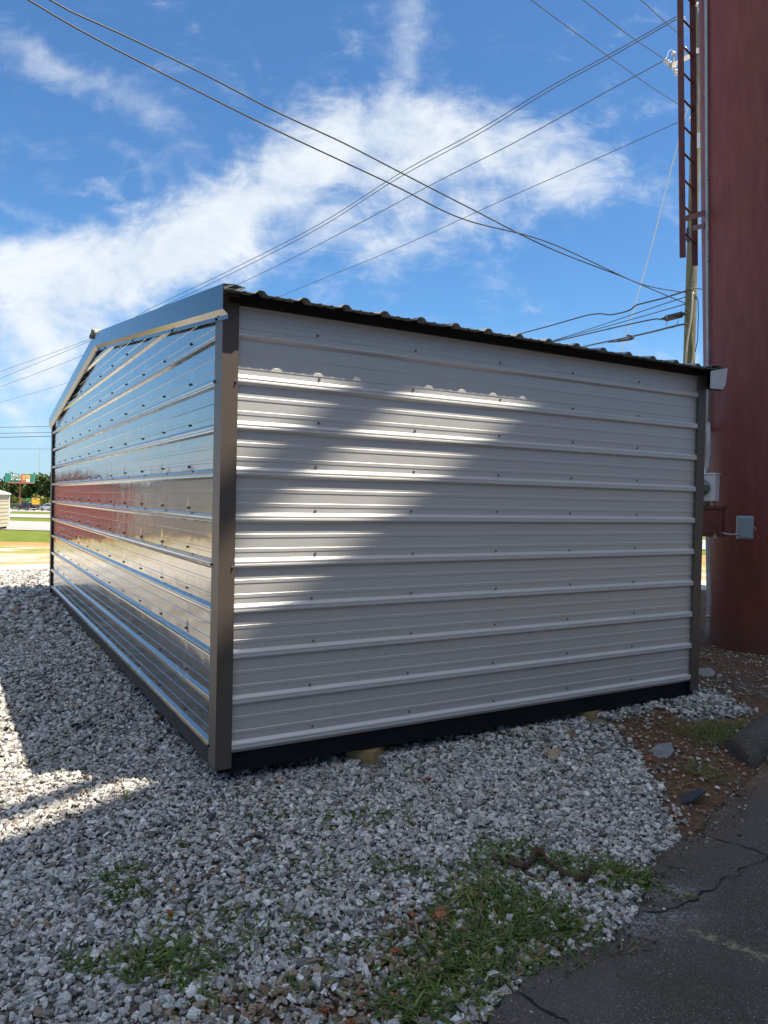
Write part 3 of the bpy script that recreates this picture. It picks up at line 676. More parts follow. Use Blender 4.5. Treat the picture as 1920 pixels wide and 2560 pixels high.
a = up_to(-3.2, ry(-3.2), 10.2); b = up_to(2.2, ry(2.2), 10.2); m = MB(); m.tube([a, b], .072, 10)
for q in (.1, .5, .9):
    c_ = np.array(a)*(1-q)+np.array(b)*q; m.tube([c_, c_+np.array([.1, -.5, .25])], .012, 6)
m.build('catwalk_rail', M_REDD, col)
# ------------------------------------------------------------------ utility pole and its lines
PD = 18.0
pb = at(1720, 1000, PD); ptop = at(1750, -40, PD+.0); base = pb+(pb-ptop)/(np.linalg.norm(pb-ptop))*((pb[2]-float(gz(pb[0], pb[1])))*1.0)
pole = empty('utility_pole', tuple(base), 'weathered greenish wooden utility pole behind the shed and red column', 'utility pole')
m = MB(); N = 26; m.tube([base*(1-i/N)+ptop*(i/N) for i in range(N+1)], [.152-.042*i/N for i in range(N+1)], 20); m.build('pole_shaft', M_POLE, pole, smooth=True)
ca0, ca1 = at(1676, 166, 17.6), at(1752, 126, 18.15); cax = ca1+(ca1-ca0)*.8
m = MB(); d = (cax-ca0); d /= np.linalg.norm(d); k = np.cross(d, UP); k /= np.linalg.norm(k); PP = [ca0+k*sx*.05+UP*sy*.06 for sx, sy in ((-1, -1), (1, -1), (1, 1), (-1, 1))]; m.hexa(PP, [p+(cax-ca0) for p in PP]); arm = m.build('crossarm', M_ARM, pole)
m = MB(); m.tube([at(1741, 37, 18), at(1747, 62, 18.)], .03, 8); m.build('brace', M_ARM, pole)
def insul(a, b, r, n_=3):
    a = np.array(a); b = np.array(b); pts = []; rr = []
    for i in range(n_):
        for f, q in ((0, .35), (.25, 1.), (.5, .9), (.75, .4)):
            pts.append(a+(b-a)*((i+f)/n_)); rr.append(r*q)
    pts.append(b); rr.append(r*.3); m = MB(); m.tube(pts, rr, 12); return m.build('insulator', M_PORC, pole, smooth=True)
insul(at(1661, 149, 17.6), at(1677, 162, 17.6), .065, 3); insul(at(1684.5, 138, 17.6), at(1683.5, 128, 17.6), .06, 1); insul(at(1684, 168, 17.6), at(1694, 190, 17.6), .055, 3)
insul(at(1744, 16, 17.8), at(1743, 6, 17.8), .055, 1); insul(at(1713, 126, 17.85), at(1713, 116, 17.85), .05, 1); insul(at(1710, 42, 17.9), at(1711, 60, 17.9), .035, 3); insul(at(1722, 295, 17.7), at(1728, 300, 17.7), .05, 2)
m = MB(); m.tube([at(1684.5, 137, 17.6), at(1683, 158, 17.6)], .022, 8); m.build('pin', M_STEEL, pole)
m = MB(); m.tube([at(1711.5, 125, 17.85), at(1711.5, 146, 17.85)], .015, 6); m.build('pin', M_STEEL, pole)
m = MB(); m.tube([at(1744.5, 18, 17.8), at(1746, 32, 17.8)], .015, 6); m.build('pin', M_STEEL, pole)
m = MB(); P0 = at(1667, 143, 17.6); m.tube([P0, at(1670, 131, 17.6), at(1676, 125, 17.6), at(1683, 126, 17.6)], .012, 6); m.build('jumper', M_GUY, pole)
m = MB(); m.box(at(1749, 352, 17.75), (.14, .04, .36), facing_rot(0)); m.build('plate', M_STEEL, pole); m = MB(); m.box(at(1746, 128, 17.9), (.13, .05, .13), facing_rot(0)); m.build('plate', M_STEEL, pole)
m = MB(); m.tube([at(1733, 730, 17.8), at(1731, 755, 17.8), at(1727, 800, 17.8), at(1719, 850, 17.8), at(1716, 880, 17.83), at(1715, 930, 17.83)], .02, 8); m.build('riser_guard', plain('faded_conduit', (.40, .38, .28), .7), pole, smooth=True)
m = MB(); m.tube([at(1721, 571, 17.7), at(1720, 600, 17.7), at(1722, 606, 17.7)], [.05, .05, .03], 10); m.build('terminal', M_WIRE, pole)
m = MB(); m.tube([at(1722, 725, 17.75), at(1730, 721, 17.78), at(1742, 721, 17.8), at(1757, 724, 17.9)], .012, 6)
m.tube([at(1733, 735, 17.78), at(1739, 738, 17.78), at(1745, 750, 17.8), at(1746, 790, 17.8), at(1744, 850, 17.82), at(1738, 880, 17.83)], .010, 6); m.build('wire_loop', M_WIRE, pole, smooth=True)
def line(name, pts, r, mt, label, cat, group=None, sub=10):
    # pts: (px, py, depth) way points; straight pieces between them with a slight smooth
    W = [at(*p) for p in pts]; P = []
    for i in range(len(W)-1):
        p0 = W[max(i-1, 0)]; p1 = W[i]; p2 = W[i+1]; p3 = W[min(i+2, len(W)-1)]
        for t_ in np.linspace(0, 1, sub, endpoint=False):
            P.append(.5*((2*p1)+(-p0+p2)*t_+(2*p0-5*p1+4*p2-p3)*t_**2+(-p0+3*p1-3*p2+p3)*t_**3))
    P.append(W[-1]); m = MB(); m.org = np.array(W[0]); m.tube(P, r, 6); return tag(m.build(name, mt, None, smooth=True), label, cat, group)
G1 = 'wires crossing above the shed'
def sp(L, d0, d1):
    # depths along a straight 3-D span: 1/depth is linear in the picture
    x0, x1 = L[0][0], L[-1][0]; return [(a, b, 1/((1/d0)+(1/d1-1/d0)*(a-x0)/(x1-x0))) for a, b in L]
K = 1.1573
def D(L): return [(a*K, b*K) for a, b in L]
line('service_cable', sp(D([(1480,655),(1360,604),(1180,522),(1000,473),(850,400),(600,283),(400,183),(200,80),(62,0),(-60,-78)]), 17.8, 8.2), .011, M_WIRE, 'thick black service cable, lower of the pair falling from the upper left corner', 'cable', G1)
line('service_cable', sp(D([(1480,632),(1400,618),(1330,592),(1180,533),(1010,447),(866,373),(740,308),(600,243),(440,160),(280,82),(160,28),(108,0),(-20,-66)]), 17.8, 8.4), .011, M_WIRE, 'thick black service cable, upper of the pair falling from the upper left corner', 'cable', G1)
line('power_line', sp(D([(1462,35),(1330,110),(1180,192),(1030,283),(866,373),(690,484),(500,582),(330,664),(210,726),(0,803),(-60,826)]), 17.7, 62), .0115, M_WIREA, 'upper of the two close bare wires descending left to the ridge', 'power line', G1)
line('power_line', sp(D([(1462,41),(1330,117),(1180,200),(1030,292),(860,385),(690,492),(500,591),(330,672),(205,732),(0,818),(-60,843)]), 17.7, 62), .0115, M_WIREA, 'lower of the two close bare wires descending left to the ridge', 'power line', G1)
line('power_line', sp(D([(1445,125),(1300,204),(1100,314),(930,400),(720,512),(530,607),(190,763),(0,836),(-60,858)]), 17.6, 62), .011, M_WIREA, 'bare wire running from the crossarm end down behind the near roof corner', 'power line', G1)
line('power_line', sp(D([(1478,258),(1300,338),(1080,435),(860,535),(620,634),(200,808),(0,870),(-60,888)]), 17.7, 62), .009, M_WIREA, 'thin lowest wire sloping down to the middle of the eave', 'power line', G1)
G2 = 'wires in the upper right sky'
line('power_line', sp(D([(1478,233),(1400,183),(1270,90),(1148,0),(1060,-70)]), 17.7, 10.5), .008, M_WIREA, 'faint thin wire lowest on the right, ending behind the ladder', 'power line', G2)
line('power_line', sp(D([(1436,128),(1360,77),(1260,0),(1190,-55)]), 17.6, 12), .010, M_WIREA, 'wire dropping to the porcelain insulator at the crossarm tip', 'power line', G2)
line('power_line', sp(D([(1474,80),(1440,50),(1385,0),(1330,-52)]), 17.8, 13), .010, M_WIREA, 'short wire at the top edge next to the ladder', 'power line', G2)
G3 = 'communication cables over the eave'
line('communication_cable', sp(D([(1490,626),(1474,631),(1430,645),(1390,655),(1373,660),(1362,669),(1345,675),(1318,680),(1300,678),(1280,679),(1250,686),(1180,706),(1100,727),(1000,752)]), 17.8, 34), .020, M_WIRE, 'black cable with a drooping kink, highest of the bundle at the pole', 'cable', G3)
line('communication_cable', sp(D([(1482,641),(1400,668),(1300,702),(1195,736),(1100,766)]), 17.8, 34), .012, M_WIRE, 'thin cable just under the kinked cable', 'cable', G3)
line('communication_cable', sp(D([(1480,657),(1400,680),(1300,708),(1195,737),(1100,764)]), 17.8, 34), .012, M_WIRE, 'thin cable above the black splice case', 'cable', G3)
line('communication_cable', sp(D([(1482,677),(1470,682),(1430,690),(1405,691),(1300,714),(1195,739),(1100,763)]), 17.8, 34), .020, M_WIRE, 'cable that carries the black splice case', 'cable', G3)
line('communication_cable', sp(D([(1482,700),(1460,704),(1400,719),(1345,731),(1260,749),(1180,768)]), 17.8, 34), .026, M_WIRE, 'lowest thick cable in the bundle with slack loop lashed on', 'cable', G3)
line('slack_loop', [(1543*1., 852, 22), (1580, 846, 21.6), (1572, 843, 21.7), (1568, 838, 21.7), (1582, 841, 21.5), (1584, 846, 21.5), (1572, 850, 21.7), (1543, 854, 22.2), (1520, 855, 22.6)], .020, M_WIRE, 'coiled slack loop hanging on the lowest cable', 'cable loop')
sc_a, sc_b = at(1663, 797, 18.3), at(1706, 786, 18.0)
spl = empty('splice_case', tuple(sc_a), 'black cylindrical splice case hanging beside the pole', 'splice case')
m = MB(); m.tube([sc_a, sc_a+(sc_b-sc_a)*.03, sc_a+(sc_b-sc_a)*.97, sc_b], [.05, .075, .075, .05], 14); m.build('case', M_WIRE, spl, smooth=True)
m = MB(); m.tube([at(1652, 796.5, 18.35), sc_a], [.015, .045], 10); m.build('end_cone', M_WIRE, spl, smooth=True); m = MB(); m.tube([sc_b, at(1718, 781.5, 17.95)], [.045, .02], 10); m.build('end_cone', M_WIRE, spl, smooth=True)
m = MB(); m.tube([at(1668, 786, 18.2), at(1667, 797, 18.2)], .015, 6); m.build('clamp', M_STEEL, spl); m = MB(); m.tube([at(1703, 777, 18), at(1703, 789, 18)], .015, 6); m.build('clamp', M_STEEL, spl)
m = MB(); m.tube([at(1670, 804, 18.2), at(1665, 812, 18.2), at(1669, 820, 18.2), at(1682, 820, 18.1), at(1692, 812, 18.1), at(1696, 800, 18.1)], .006, 6); m.build('cable_tail', M_WIRE, spl)
line('guy_wire', sp(D([(1488,228),(1478,262),(1455,345),(1440,405),(1400,560),(1350,735),(1340,770)]), 17.6, 24), .013, M_GUY, 'pale thin guy wire slanting down left of the pole', 'guy wire')
for (a, b, r_) in (((0,923),(114,917),.03), ((0,936),(114,930),.03), ((0,945),(114,937),.04), ((0,969),(114,971),.02)):
    x0, y0 = a[0]*K-40, a[1]*K; x1, y1 = b[0]*K+260, b[1]*K
    line('distant_line', [(x0, y0+1, 75), ((x0+x1)/2, (y0+y1)/2, 74), (x1, y1-1, 73)], r_*.8, M_WIREA, {923: 'topmost distant wire left of the far roof corner', 936: 'second distant wire left of the far roof corner', 945: 'third distant wire, thicker, left of the far roof corner', 969: 'lowest faint distant wire above the billboard'}[a[1]], 'power line', 'distant wires at the left edge')
# ------------------------------------------------------------------ curb, root, grass, weeds
A_ = gp(1801, 1867); B_ = gp(1884, 1928); A_[2] -= .03; B_[2] -= .03
dirc = np.array([.955, .296, 0.]); crs = np.array([B_[0]-A_[0], B_[1]-A_[1], 0]); wd = np.linalg.norm(crs); crs /= wd
prof = [(0, 0), (.02, .055), (.07, .105), (.16, .14), (.27, .13), (.34, .09), (.37, .0)]; sc_ = wd/.37
m = MB(); m.org = A_.copy(); rows_ = 26; pts = []
for i in range(rows_):
    t_ = i*.09
    sh = 1 if i else .93
    for q, h in prof:
        p = A_+crs*q*sc_+dirc*t_+UP*(h*sh*1.0); p[:] += (vnoise(np.array([p[0]*30]), np.array([p[1]*30+h*80]), 1.)[0]-.5)*.020*np.array([1, 1, 1]); pts.append(p)
n_ = len(prof); m.add(pts, [(i*n_+k, (i+1)*n_+k, (i+1)*n_+k+1, i*n_+k+1) for i in range(rows_-1) for k in range(n_-1)]+[tuple(range(n_)), tuple(range((rows_-1)*n_, rows_*n_))[::-1]])
o = m.build('asphalt_curb', M_CURB, None); tag(o, 'rounded coarse asphalt curb end on the clay at the right edge', 'curb')
o.data.polygons.foreach_set('use_smooth', [True]*len(o.data.polygons)); md = o.modifiers.new('s', 'SUBSURF'); md.levels = 1; md.render_levels = 2
rootp = [(1228,2152,.010),(1262,2160,.012),(1300,2172,.014),(1322,2172,.020),(1336,2150,.034),(1350,2146,.038),(1366,2166,.028),(1400,2188,.018),(1440,2206,.014),(1462,2204,.016),(1474,2188,.024)]
W = []
for a, b, h in rootp: P = gp(a, b+8); W.append(np.array([P[0], P[1], P[2]+h+.012]))
P = []
for i in range(len(W)-1):
    for t_ in np.linspace(0, 1, 7, endpoint=False): P.append(W[i]*(1-t_)+W[i+1]*t_)
P.append(W[-1]); P = np.array(P)+rng.normal(0, .0030, (len(P), 3)); rr = .0112*(.55+.9*rng.uniform(size=len(P))); rr = np.convolve(rr, [.25, .5, .25], 'same'); rr[0] = .006; rr[-1] = .010
rr[22:36] *= 1.35
m = MB(); m.org = W[0].copy(); m.tube(list(P), list(rr), 16)
rid = rng.normal(0, .13, 16); V_ = np.array(m.v).reshape(len(P), 16, 3); cen = V_.mean(1, keepdims=True); tw_ = np.array([np.roll(rid, int(i*.35)) for i in range(len(P))])
V_ = cen+(V_-cen)*(1+tw_+rng.normal(0, .05, (len(P), 16)))[..., None]; m.v = [tuple(p) for p in V_.reshape(-1, 3)]
for k in range(9):      # frayed fibres
    i = int(rng.integers(2, len(P)-3)); q = P[i]+np.array([0, 0, rr[i]*.8]); dv = rng.normal(0, .02, 3); dv[2] = abs(dv[2])*.6; m.tube([q, q+dv*.6+np.array([0, 0, .004]), q+dv*1.4], [.0016, .0012, .0006], 4)
tag(m.build('dead_root', wood_mat('rotting_root', (.062, .038, .022), .9), None, smooth=True), 'crooked brown dead root lying across gravel and grass', 'root')
def blades(base, n, L, spread, wid, hue=0, flat=.5):
    """n blades round each base point: arrays of curved strips"""
    base = np.repeat(base, n, axis=0); N = len(base); az = rng.uniform(0, 2*PI, N); ln = rng.uniform(.5, 1.15, N)*L
    el0 = np.radians(rng.uniform(4, 52, N)); bend = np.radians(rng.uniform(30, 95, N))*flat*2; w = wid*rng.uniform(.6, 1.2, N)
    base = base+np.stack([rng.normal(0, spread, N), rng.normal(0, spread, N), np.zeros(N)], -1)
    seg = 5; V = np.zeros((N, seg+1, 2, 3)); p = base.copy(); dirh = np.stack([np.cos(az), np.sin(az), 0*az], -1); sd = np.stack([-np.sin(az), np.cos(az), 0*az], -1)
    tw = rng.normal(0, .5, N)
    for i in range(seg+1):
        t_ = i/seg; e = el0-bend*t_**1.2; hw = w*(.45+1.1*t_-1.55*t_*t_)*1.15; hw = np.maximum(hw, .0002)
        s2 = sd+np.stack([0*tw, 0*tw, tw*.6], -1)
        V[:, i, 0] = p-s2*hw[:, None]; V[:, i, 1] = p+s2*hw[:, None]
        p = p+(dirh*np.cos(e)[:, None]+np.array([0, 0, 1.])*np.sin(e)[:, None])*(ln/seg)[:, None]
        gzv = gz(p[:, 0], p[:, 1])+.014; p[:, 2] = np.maximum(p[:, 2], gzv)
    b0 = np.arange(N)[:, None]*((seg+1)*2)+np.arange(seg)[None]*2
    Fq = np.stack([b0, b0+1, b0+3, b0+2], -1).reshape(-1, 4)
    pal = np.array([[.07,.125,.022],[.095,.16,.028],[.125,.185,.038],[.06,.10,.024],[.19,.205,.055],[.26,.21,.10]]); pr = np.array([.23,.25,.2,.13,.10,.09])
    if hue: pr = np.array([.1, .12, .18, .1, .25, .25])
    c = pal[rng.choice(6, N, p=pr)]*rng.uniform(.75, 1.2, (N, 1)); c = np.concatenate([c, np.ones((N, 1))], 1)
    return V.reshape(-1, 3), Fq, np.repeat(c, (seg+1)*2, axis=0)
def patch_bases(L):
    out = []
    for px, py, rx, ry, n in L:
        c = gp(px, py); a = rng.normal(0, .55, n)*rx; b = rng.normal(0, .55, n)*ry; x = c[0]+a*RT[0]+b*FW[0]; y = c[1]+a*RT[1]+b*FW[1]
        out.append(np.stack([x, y, gz(x, y)+.006], -1))
    return np.concatenate(out)
def grass_obj(name, L, n, ln, wid, label, hue=0, flat=.5, spread=.012, kind='stuff', cat='grass'):
    B = patch_bases(L); V, Fq, T = blades(B, n, ln, spread, wid, hue, flat)
    return tag(npmesh(name, V, Fq, M_BLADE, True, {'tone': T}), label, cat, kind=kind)
grass_obj('grass', [(1200,2290,.20,.16,60),(1290,2330,.19,.13,66),(1120,2390,.17,.09,34),(1330,2290,.17,.11,60),(1240,2230,.16,.10,45),(1400,2330,.12,.08,40),(1180,2440,.14,.06,45),(1110,2500,.16,.08,40),(1060,2540,.16,.06,30),(1250,2370,.16,.08,45)], 6, .082, .0046, 'thick green crabgrass patch at the foot of the dead root', flat=.45)
grass_obj('grass', [(1480,2190,.16,.09,40),(1560,2200,.14,.09,40),(1620,2235,.10,.04,14),(1390,2160,.12,.06,18),(1270,2130,.12,.06,26),(1230,2160,.08,.05,18),(1470,2400,.16,.03,8),(1400,2440,.1,.03,8)], 6, .09, .0048, 'straggling crabgrass along the broken asphalt edge', flat=.5)
grass_obj('grass', [(400,2410,.16,.07,38),(330,2440,.14,.05,20),(470,2430,.12,.06,24),(420,2370,.10,.04,8),(250,2425,.1,.04,8)], 6, .08, .0048, 'dense crabgrass patch in the left foreground gravel', flat=.5)
grass_obj('grass', [(310,2210,.13,.09,17),(330,2240,.10,.07,12),(290,2180,.08,.06,8)], 6, .068, .0048, 'broad leaved grass patch farther back on the left gravel', flat=.5)
grass_obj('grass', [(1805,1850,.22,.14,110),(1770,1830,.2,.1,50),(1850,1820,.2,.1,40)], 7, .10, .0016, 'thin olive grass in the dirt behind the curb', 1, .35)
grass_obj('grass', [(1760,1925,.12,.08,30),(1790,1950,.1,.06,16)], 6, .08, .0016, 'sparse thin grass growing from the red clay', 1, .35)
grass_obj('grass', [(900,2045,.30,.06,26),(960,2040,.2,.05,14),(700,2290,.5,.25,26),(900,2400,.4,.18,40),(1020,2480,.3,.1,26),(560,2330,.3,.12,24),(1000,2180,.2,.06,26),(1150,2180,.15,.05,14),(760,2160,.3,.12,10)], 4, .075, .0042, 'scattered grass sprouts across the foreground gravel', flat=.5)
def weed(px, py, n, ln, wid, label, flat=.5, rx=.025):
    o = grass_obj('weed', [(px, py, rx, rx, max(2, n//4))], 4, ln, wid, label, flat=flat, kind=None, cat='weed'); o['group'] = 'small weeds in the gravel'; return o
weed(455, 2118, 12, .05, .006, 'low weed in the gravel above the left grass patch')
weed(588, 2118, 10, .05, .006, 'bright little weed right of the low weed, mid gravel')
weed(570, 2275, 18, .08, .005, 'leggy weed left of centre in the near gravel')
weed(635, 2345, 16, .09, .005, 'spreading weed with long blades below the leggy weed')
weed(520, 2500, 16, .08, .005, 'weed at the bottom left below the dense grass patch')
weed(700, 2052, 12, .06, .004, 'thin weed in the shaded gravel below the corner trim')
weed(1022, 1925, 16, .05, .005, 'leafy weed close to the skid right of the pine block')
weed(1208, 1872, 8, .05, .005, 'tiny weed under the side wall left of the sandstone chunk')
weed(830, 2175, 12, .07, .004, 'weed standing alone in the middle of the gravel')
weed(180, 2440, 14, .07, .005, 'small weed near the left edge of the picture')
weed(1560, 1790, 14, .08, .002, 'wispy weed beside the far pine block')
fw = gp(318, 2003); wf = empty('flowering_weed', (fw[0], fw[1], fw[2]), 'weed with one tall stalk and orange bud at the shadow edge', 'weed')
tp = at(303, 1957, pj(fw)[2])
m = MB(); m.tube([fw, fw*.6+tp*.4+np.array([-.006, 0, .008]), fw*.2+tp*.8+np.array([-.004, 0, .006]), tp], .0016, 6); m.build('stalk', plain('stalk_green', (.22, .24, .05), .6), wf)
m = MB(); m.tube([tp, tp+UP*.006, tp+UP*.012], [.002, .0055, .003], 8); m.build('bud', plain('orange_bud', (.55, .25, .03), .6), wf)
V, Fq, T = blades(np.array([[fw[0], fw[1], fw[2]+.008]]), 9, .06, .006, .006, 0, .5); T[:, :3] *= 2.0
o = npmesh('leaf_rosette', V-ORG[wf.name], Fq, M_BLADE, True, {'tone': T}, wf)
# ------------------------------------------------------------------ the far side of the lot
def lp(px, s, up=0.):      # ground point at depth s on the sight line of column px
    P = CAM+ray(px, 1240)*s; return np.array([P[0], P[1], float(gz(P[0], P[1]))+up])
BI = np.stack([RI, FI, UP], 1)
M_CREAM = plain('cream_vinyl', (.46, .41, .285), .6, var=.05); M_WHITE = plain('white_trim_paint', (.60, .59, .56), .5, var=.04)
def portable(name, c, yaw, w, d, h, wallm, roofm, trimm, label, ribs=9):
    e = empty(name, tuple(c), label, 'shed', None); cs, sn = math.cos(yaw), math.sin(yaw); R = np.array([[cs, -sn, 0], [sn, cs, 0], [0, 0, 1]])
    tr = lambda a, b, z: c+R @ np.array([a, b, z])
    m = MB(); z0 = .12; prof_ = []
    for k in range(ribs):
        za = z0+(h-z0)*k/ribs; zb_ = z0+(h-z0)*(k+1)/ribs; prof_ += [(za, .022), (zb_-.01, .0)]
    prof_.append((h, .0))
    for (x0, y0, x1, y1, ox, oy) in ((-w/2, -d/2, w/2, -d/2, 0, -1), (w/2, -d/2, w/2, d/2, 1, 0), (w/2, d/2, -w/2, d/2, 0, 1), (-w/2, d/2, -w/2, -d/2, -1, 0)):
        m.strip([tr(x0+ox*q, y0+oy*q, z) for z, q in prof_], [tr(x1+ox*q, y1+oy*q, z) for z, q in prof_])
    m.build('wall', wallm, e, fix=False)
    m = MB(); r = .13; pk = h+w*.16
    for sgn in (-1, 1):
        m.hexa([tr(0, -d/2-r, pk-.02), tr(0, d/2+r, pk-.02), tr(sgn*(w/2+r), d/2+r, h-.06), tr(sgn*(w/2+r), -d/2-r, h-.06)], [tr(0, -d/2-r, pk+.05), tr(0, d/2+r, pk+.05), tr(sgn*(w/2+r), d/2+r, h+.01), tr(sgn*(w/2+r), -d/2-r, h+.01)])
    m.build('roof', roofm, e)
    for sy in (-1, 1): m = MB(); m.add([tr(-w/2, sy*d/2, h), tr(w/2, sy*d/2, h), tr(0, sy*d/2, pk)], [(0, 1, 2)]); m.build('gable', wallm, e, fix=False)
    for sx in (-1, 1):
        for sy in (-1, 1): m = MB(); m.box(tr(sx*(w/2+.012), sy*(d/2+.012), (h+z0)/2), (.13, .13, h-z0), R); m.build('corner_post', trimm, e)
    m = MB(); m.box(tr(0, 0, .06), (w-.1, d-.1, .12), R); m.build('skid_frame', M_SKID, e); return e
yaw0 = math.atan2(RT[1], RT[0])
cs_ = lp(-22, 40.3); portable('cream_shed', cs_-RI*1.55+FI*1.2, yaw0+.18, 2.4, 3.6, 2.02, M_CREAM, M_WHITE, M_WHITE, 'small cream sided shed with white trim on the far grass at the left edge')
# neighbours on the sales lot, just out of frame at the left; the glossy gable mirrors them
M_BRED = plain('barn_red_siding', (.20, .055, .050), .6, var=.06); M_GRAYS = plain('grey_siding', (.20, .21, .22), .6, var=.05); M_TANS = plain('tan_siding', (.50, .43, .31), .6, var=.05)
portable('red_shed', np.array([-3.6, 31.5, float(gz(-3.6, 31.5))]), .1, 4.2, 3.4, 2.25, M_BRED, M_ROOF, M_WHITE, 'barn red portable shed out of frame, mirrored in the glossy gable')
portable('grey_shed', np.array([-8.6, 33, float(gz(-8.6, 33))]), .1, 4.0, 3.4, 2.5, M_GRAYS, M_ROOF, M_WHITE, 'grey portable shed out of frame beside the red one')
portable('tan_shed', np.array([-13.5, 26, float(gz(-13.5, 26))]), .5, 7.5, 4.0, 3.3, M_TANS, M_ROOF, M_WHITE, 'large tan portable shed out of frame mirrored in the gable')
# unseen building added behind the camera to darken the side wall's fill and reflections
bs = np.array([11., -15.5, float(gz(11., -15.5))]); bld = empty('blocker_building', tuple(bs), 'brown brick building added behind the viewpoint to block sky fill on the side wall', 'building')
M_BRICK = plain('brown_brick', (.11, .070, .050), .85, var=.25, scale=20, bump=.3); wx0, wx1 = -18., 22.; hb_ = 7.5
m = MB(); xsb = [wx0]+[v for k in range(7) for v in (wx0+3+k*5.4, wx0+5.6+k*5.4)]+[wx1]
for k in range(0, len(xsb)-1):
    x0, x1 = xsb[k]+bs[0], xsb[k+1]+bs[0]; y_ = bs[1]+4
    if k % 2 == 0: m.box(((x0+x1)/2, y_, bs[2]+hb_/2), (x1-x0, .3, hb_))
    else: m.box(((x0+x1)/2, y_, bs[2]+.45), (x1-x0, .3, .9)); m.box(((x0+x1)/2, y_, bs[2]+(2.9+hb_)/2), (x1-x0, .3, hb_-2.9))
m.box((bs[0]+wx0+.15, bs[1]-.15, bs[2]+hb_/2), (.3, 8, hb_)); m.box((bs[0]+wx1-.15, bs[1]-.15, bs[2]+hb_/2), (.3, 8, hb_)); m.box((bs[0]+2, bs[1]-4, bs[2]+hb_/2), (wx1-wx0, .3, hb_)); m.build('wall', M_BRICK, bld)
m = MB(); m.box((bs[0]+2, bs[1], bs[2]+hb_+.08), (wx1-wx0+.5, 9, .16)); m.build('roof', M_FRIEZE, bld)
for k in range(7):
    x0 = bs[0]+wx0+3+k*5.4; m = MB(); m.box((x0+1.3, bs[1]+3.95, bs[2]+1.9), (2.6, .04, 2.0)); wn = m.build('window', plain('blocker_glass', (.03, .035, .04), .1), bld)
    m = MB(); m.box((x0+1.3, bs[1]+4.02, bs[2]+1.9), (.07, .08, 2.0)); m.build('mullion', M_TRIM, wn)
# billboard
bd = 205.; bl = at(13, 1184, bd); br_ = at(86.5, 1184, bd); bb0 = at(13, 1205, bd)
post0 = lp(50, bd); bilb = empty('billboard', tuple(post0), 'green roadside billboard on a red post in front of the trees', 'billboard')
W_ = np.linalg.norm(br_-bl); H_ = bl[2]-bb0[2]; bcx = (bl+br_)/2; bcx[2] = (bl[2]+bb0[2])/2
m = MB(); m.box(bcx, (W_, .5, H_), BI); panel = m.build('panel', plain('teal_vinyl', (.035, .27, .19), .6, var=.05), bilb)
m = MB(); m.box(at(53, 1207, bd-.6), (W_*.86, .5, .30), BI); m.build('walkway', plain('salmon_rail', (.55, .20, .13), .7), bilb)
m = MB(); q0 = lp(50, bd); m.tube([q0, np.array([q0[0], q0[1], bb0[2]])], .24, 12); m.build('post', plain('rust_post', (.30, .11, .06), .7), bilb)
def text(body, size, loc, mt, par, shear=0.):
    cu = bpy.data.curves.new('lettering', 'FONT'); cu.body = body; cu.size = size; cu.extrude = .02; cu.offset = .02; cu.shear = shear
    o = bpy.data.objects.new('lettering', cu); C.objects.link(o); me = bpy.data.meshes.new_from_object(o); bpy.data.objects.remove(o)
    Rm = np.stack([RI, UP, -FI], 1); n = len(me.vertices); co = np.empty(n*3, np.float32); me.vertices.foreach_get('co', co); co = co.reshape(-1, 3) @ Rm.T+np.array(loc)-ORG[par.name]
    me.vertices.foreach_set('co', co.astype(np.float32).ravel()); me.update(); o = bpy.data.objects.new('lettering', me); C.objects.link(o); me.materials.append(mt); o.parent = par; return o
M_LET = plain('white_lettering', (.85, .86, .84), .6, var=.02); M_LET2 = plain('tan_lettering', (.42, .46, .28), .6, var=.02)
text('TAKE A', .88, at(26, 1190.2, bd-.4), M_LET, panel); text('BREATHER', .62, at(26, 1194.6, bd-.4), M_LET2, panel); text('AT work', .92, at(26, 1200.3, bd-.4), M_LET, panel, .1)
def decal(nm, L, mt, dd): m = MB(); m.prism([at(a, b, bd-dd) for a, b in L], -FI*.03); return m.build(nm, mt, panel)
decal('carton_picture', [(51.5,1186.5),(66,1186.5),(63,1205),(53.5,1205)], plain('red_carton', (.72, .20, .10), .6), .42)
decal('fries_picture', [(56,1189),(62,1188),(63,1200),(57,1201)], plain('gold_food', (.80, .45, .16), .6), .5)
decal('sandwich_picture', [(63,1188),(70,1186.5),(76,1189),(77,1193),(73,1197),(65,1196)], plain('orange_food', (.85, .45, .10), .6, var=.3, scale=2), .55)
decal('cup_picture', [(64,1197),(75.5,1197),(74,1205),(65.5,1205)], plain('white_cup', (.82, .72, .74), .6), .6)
# antenna mast
mb = lp(99.5, 260); m = MB(); m.org = mb; m.tube([mb, np.array([*at(98.3, 1116, 260)])], [.16, .07], 6); tag(m.build('radio_mast', plain('mast_steel', (.40, .42, .46), .6, .2), None), 'slender radio mast rising over the trees', 'mast')
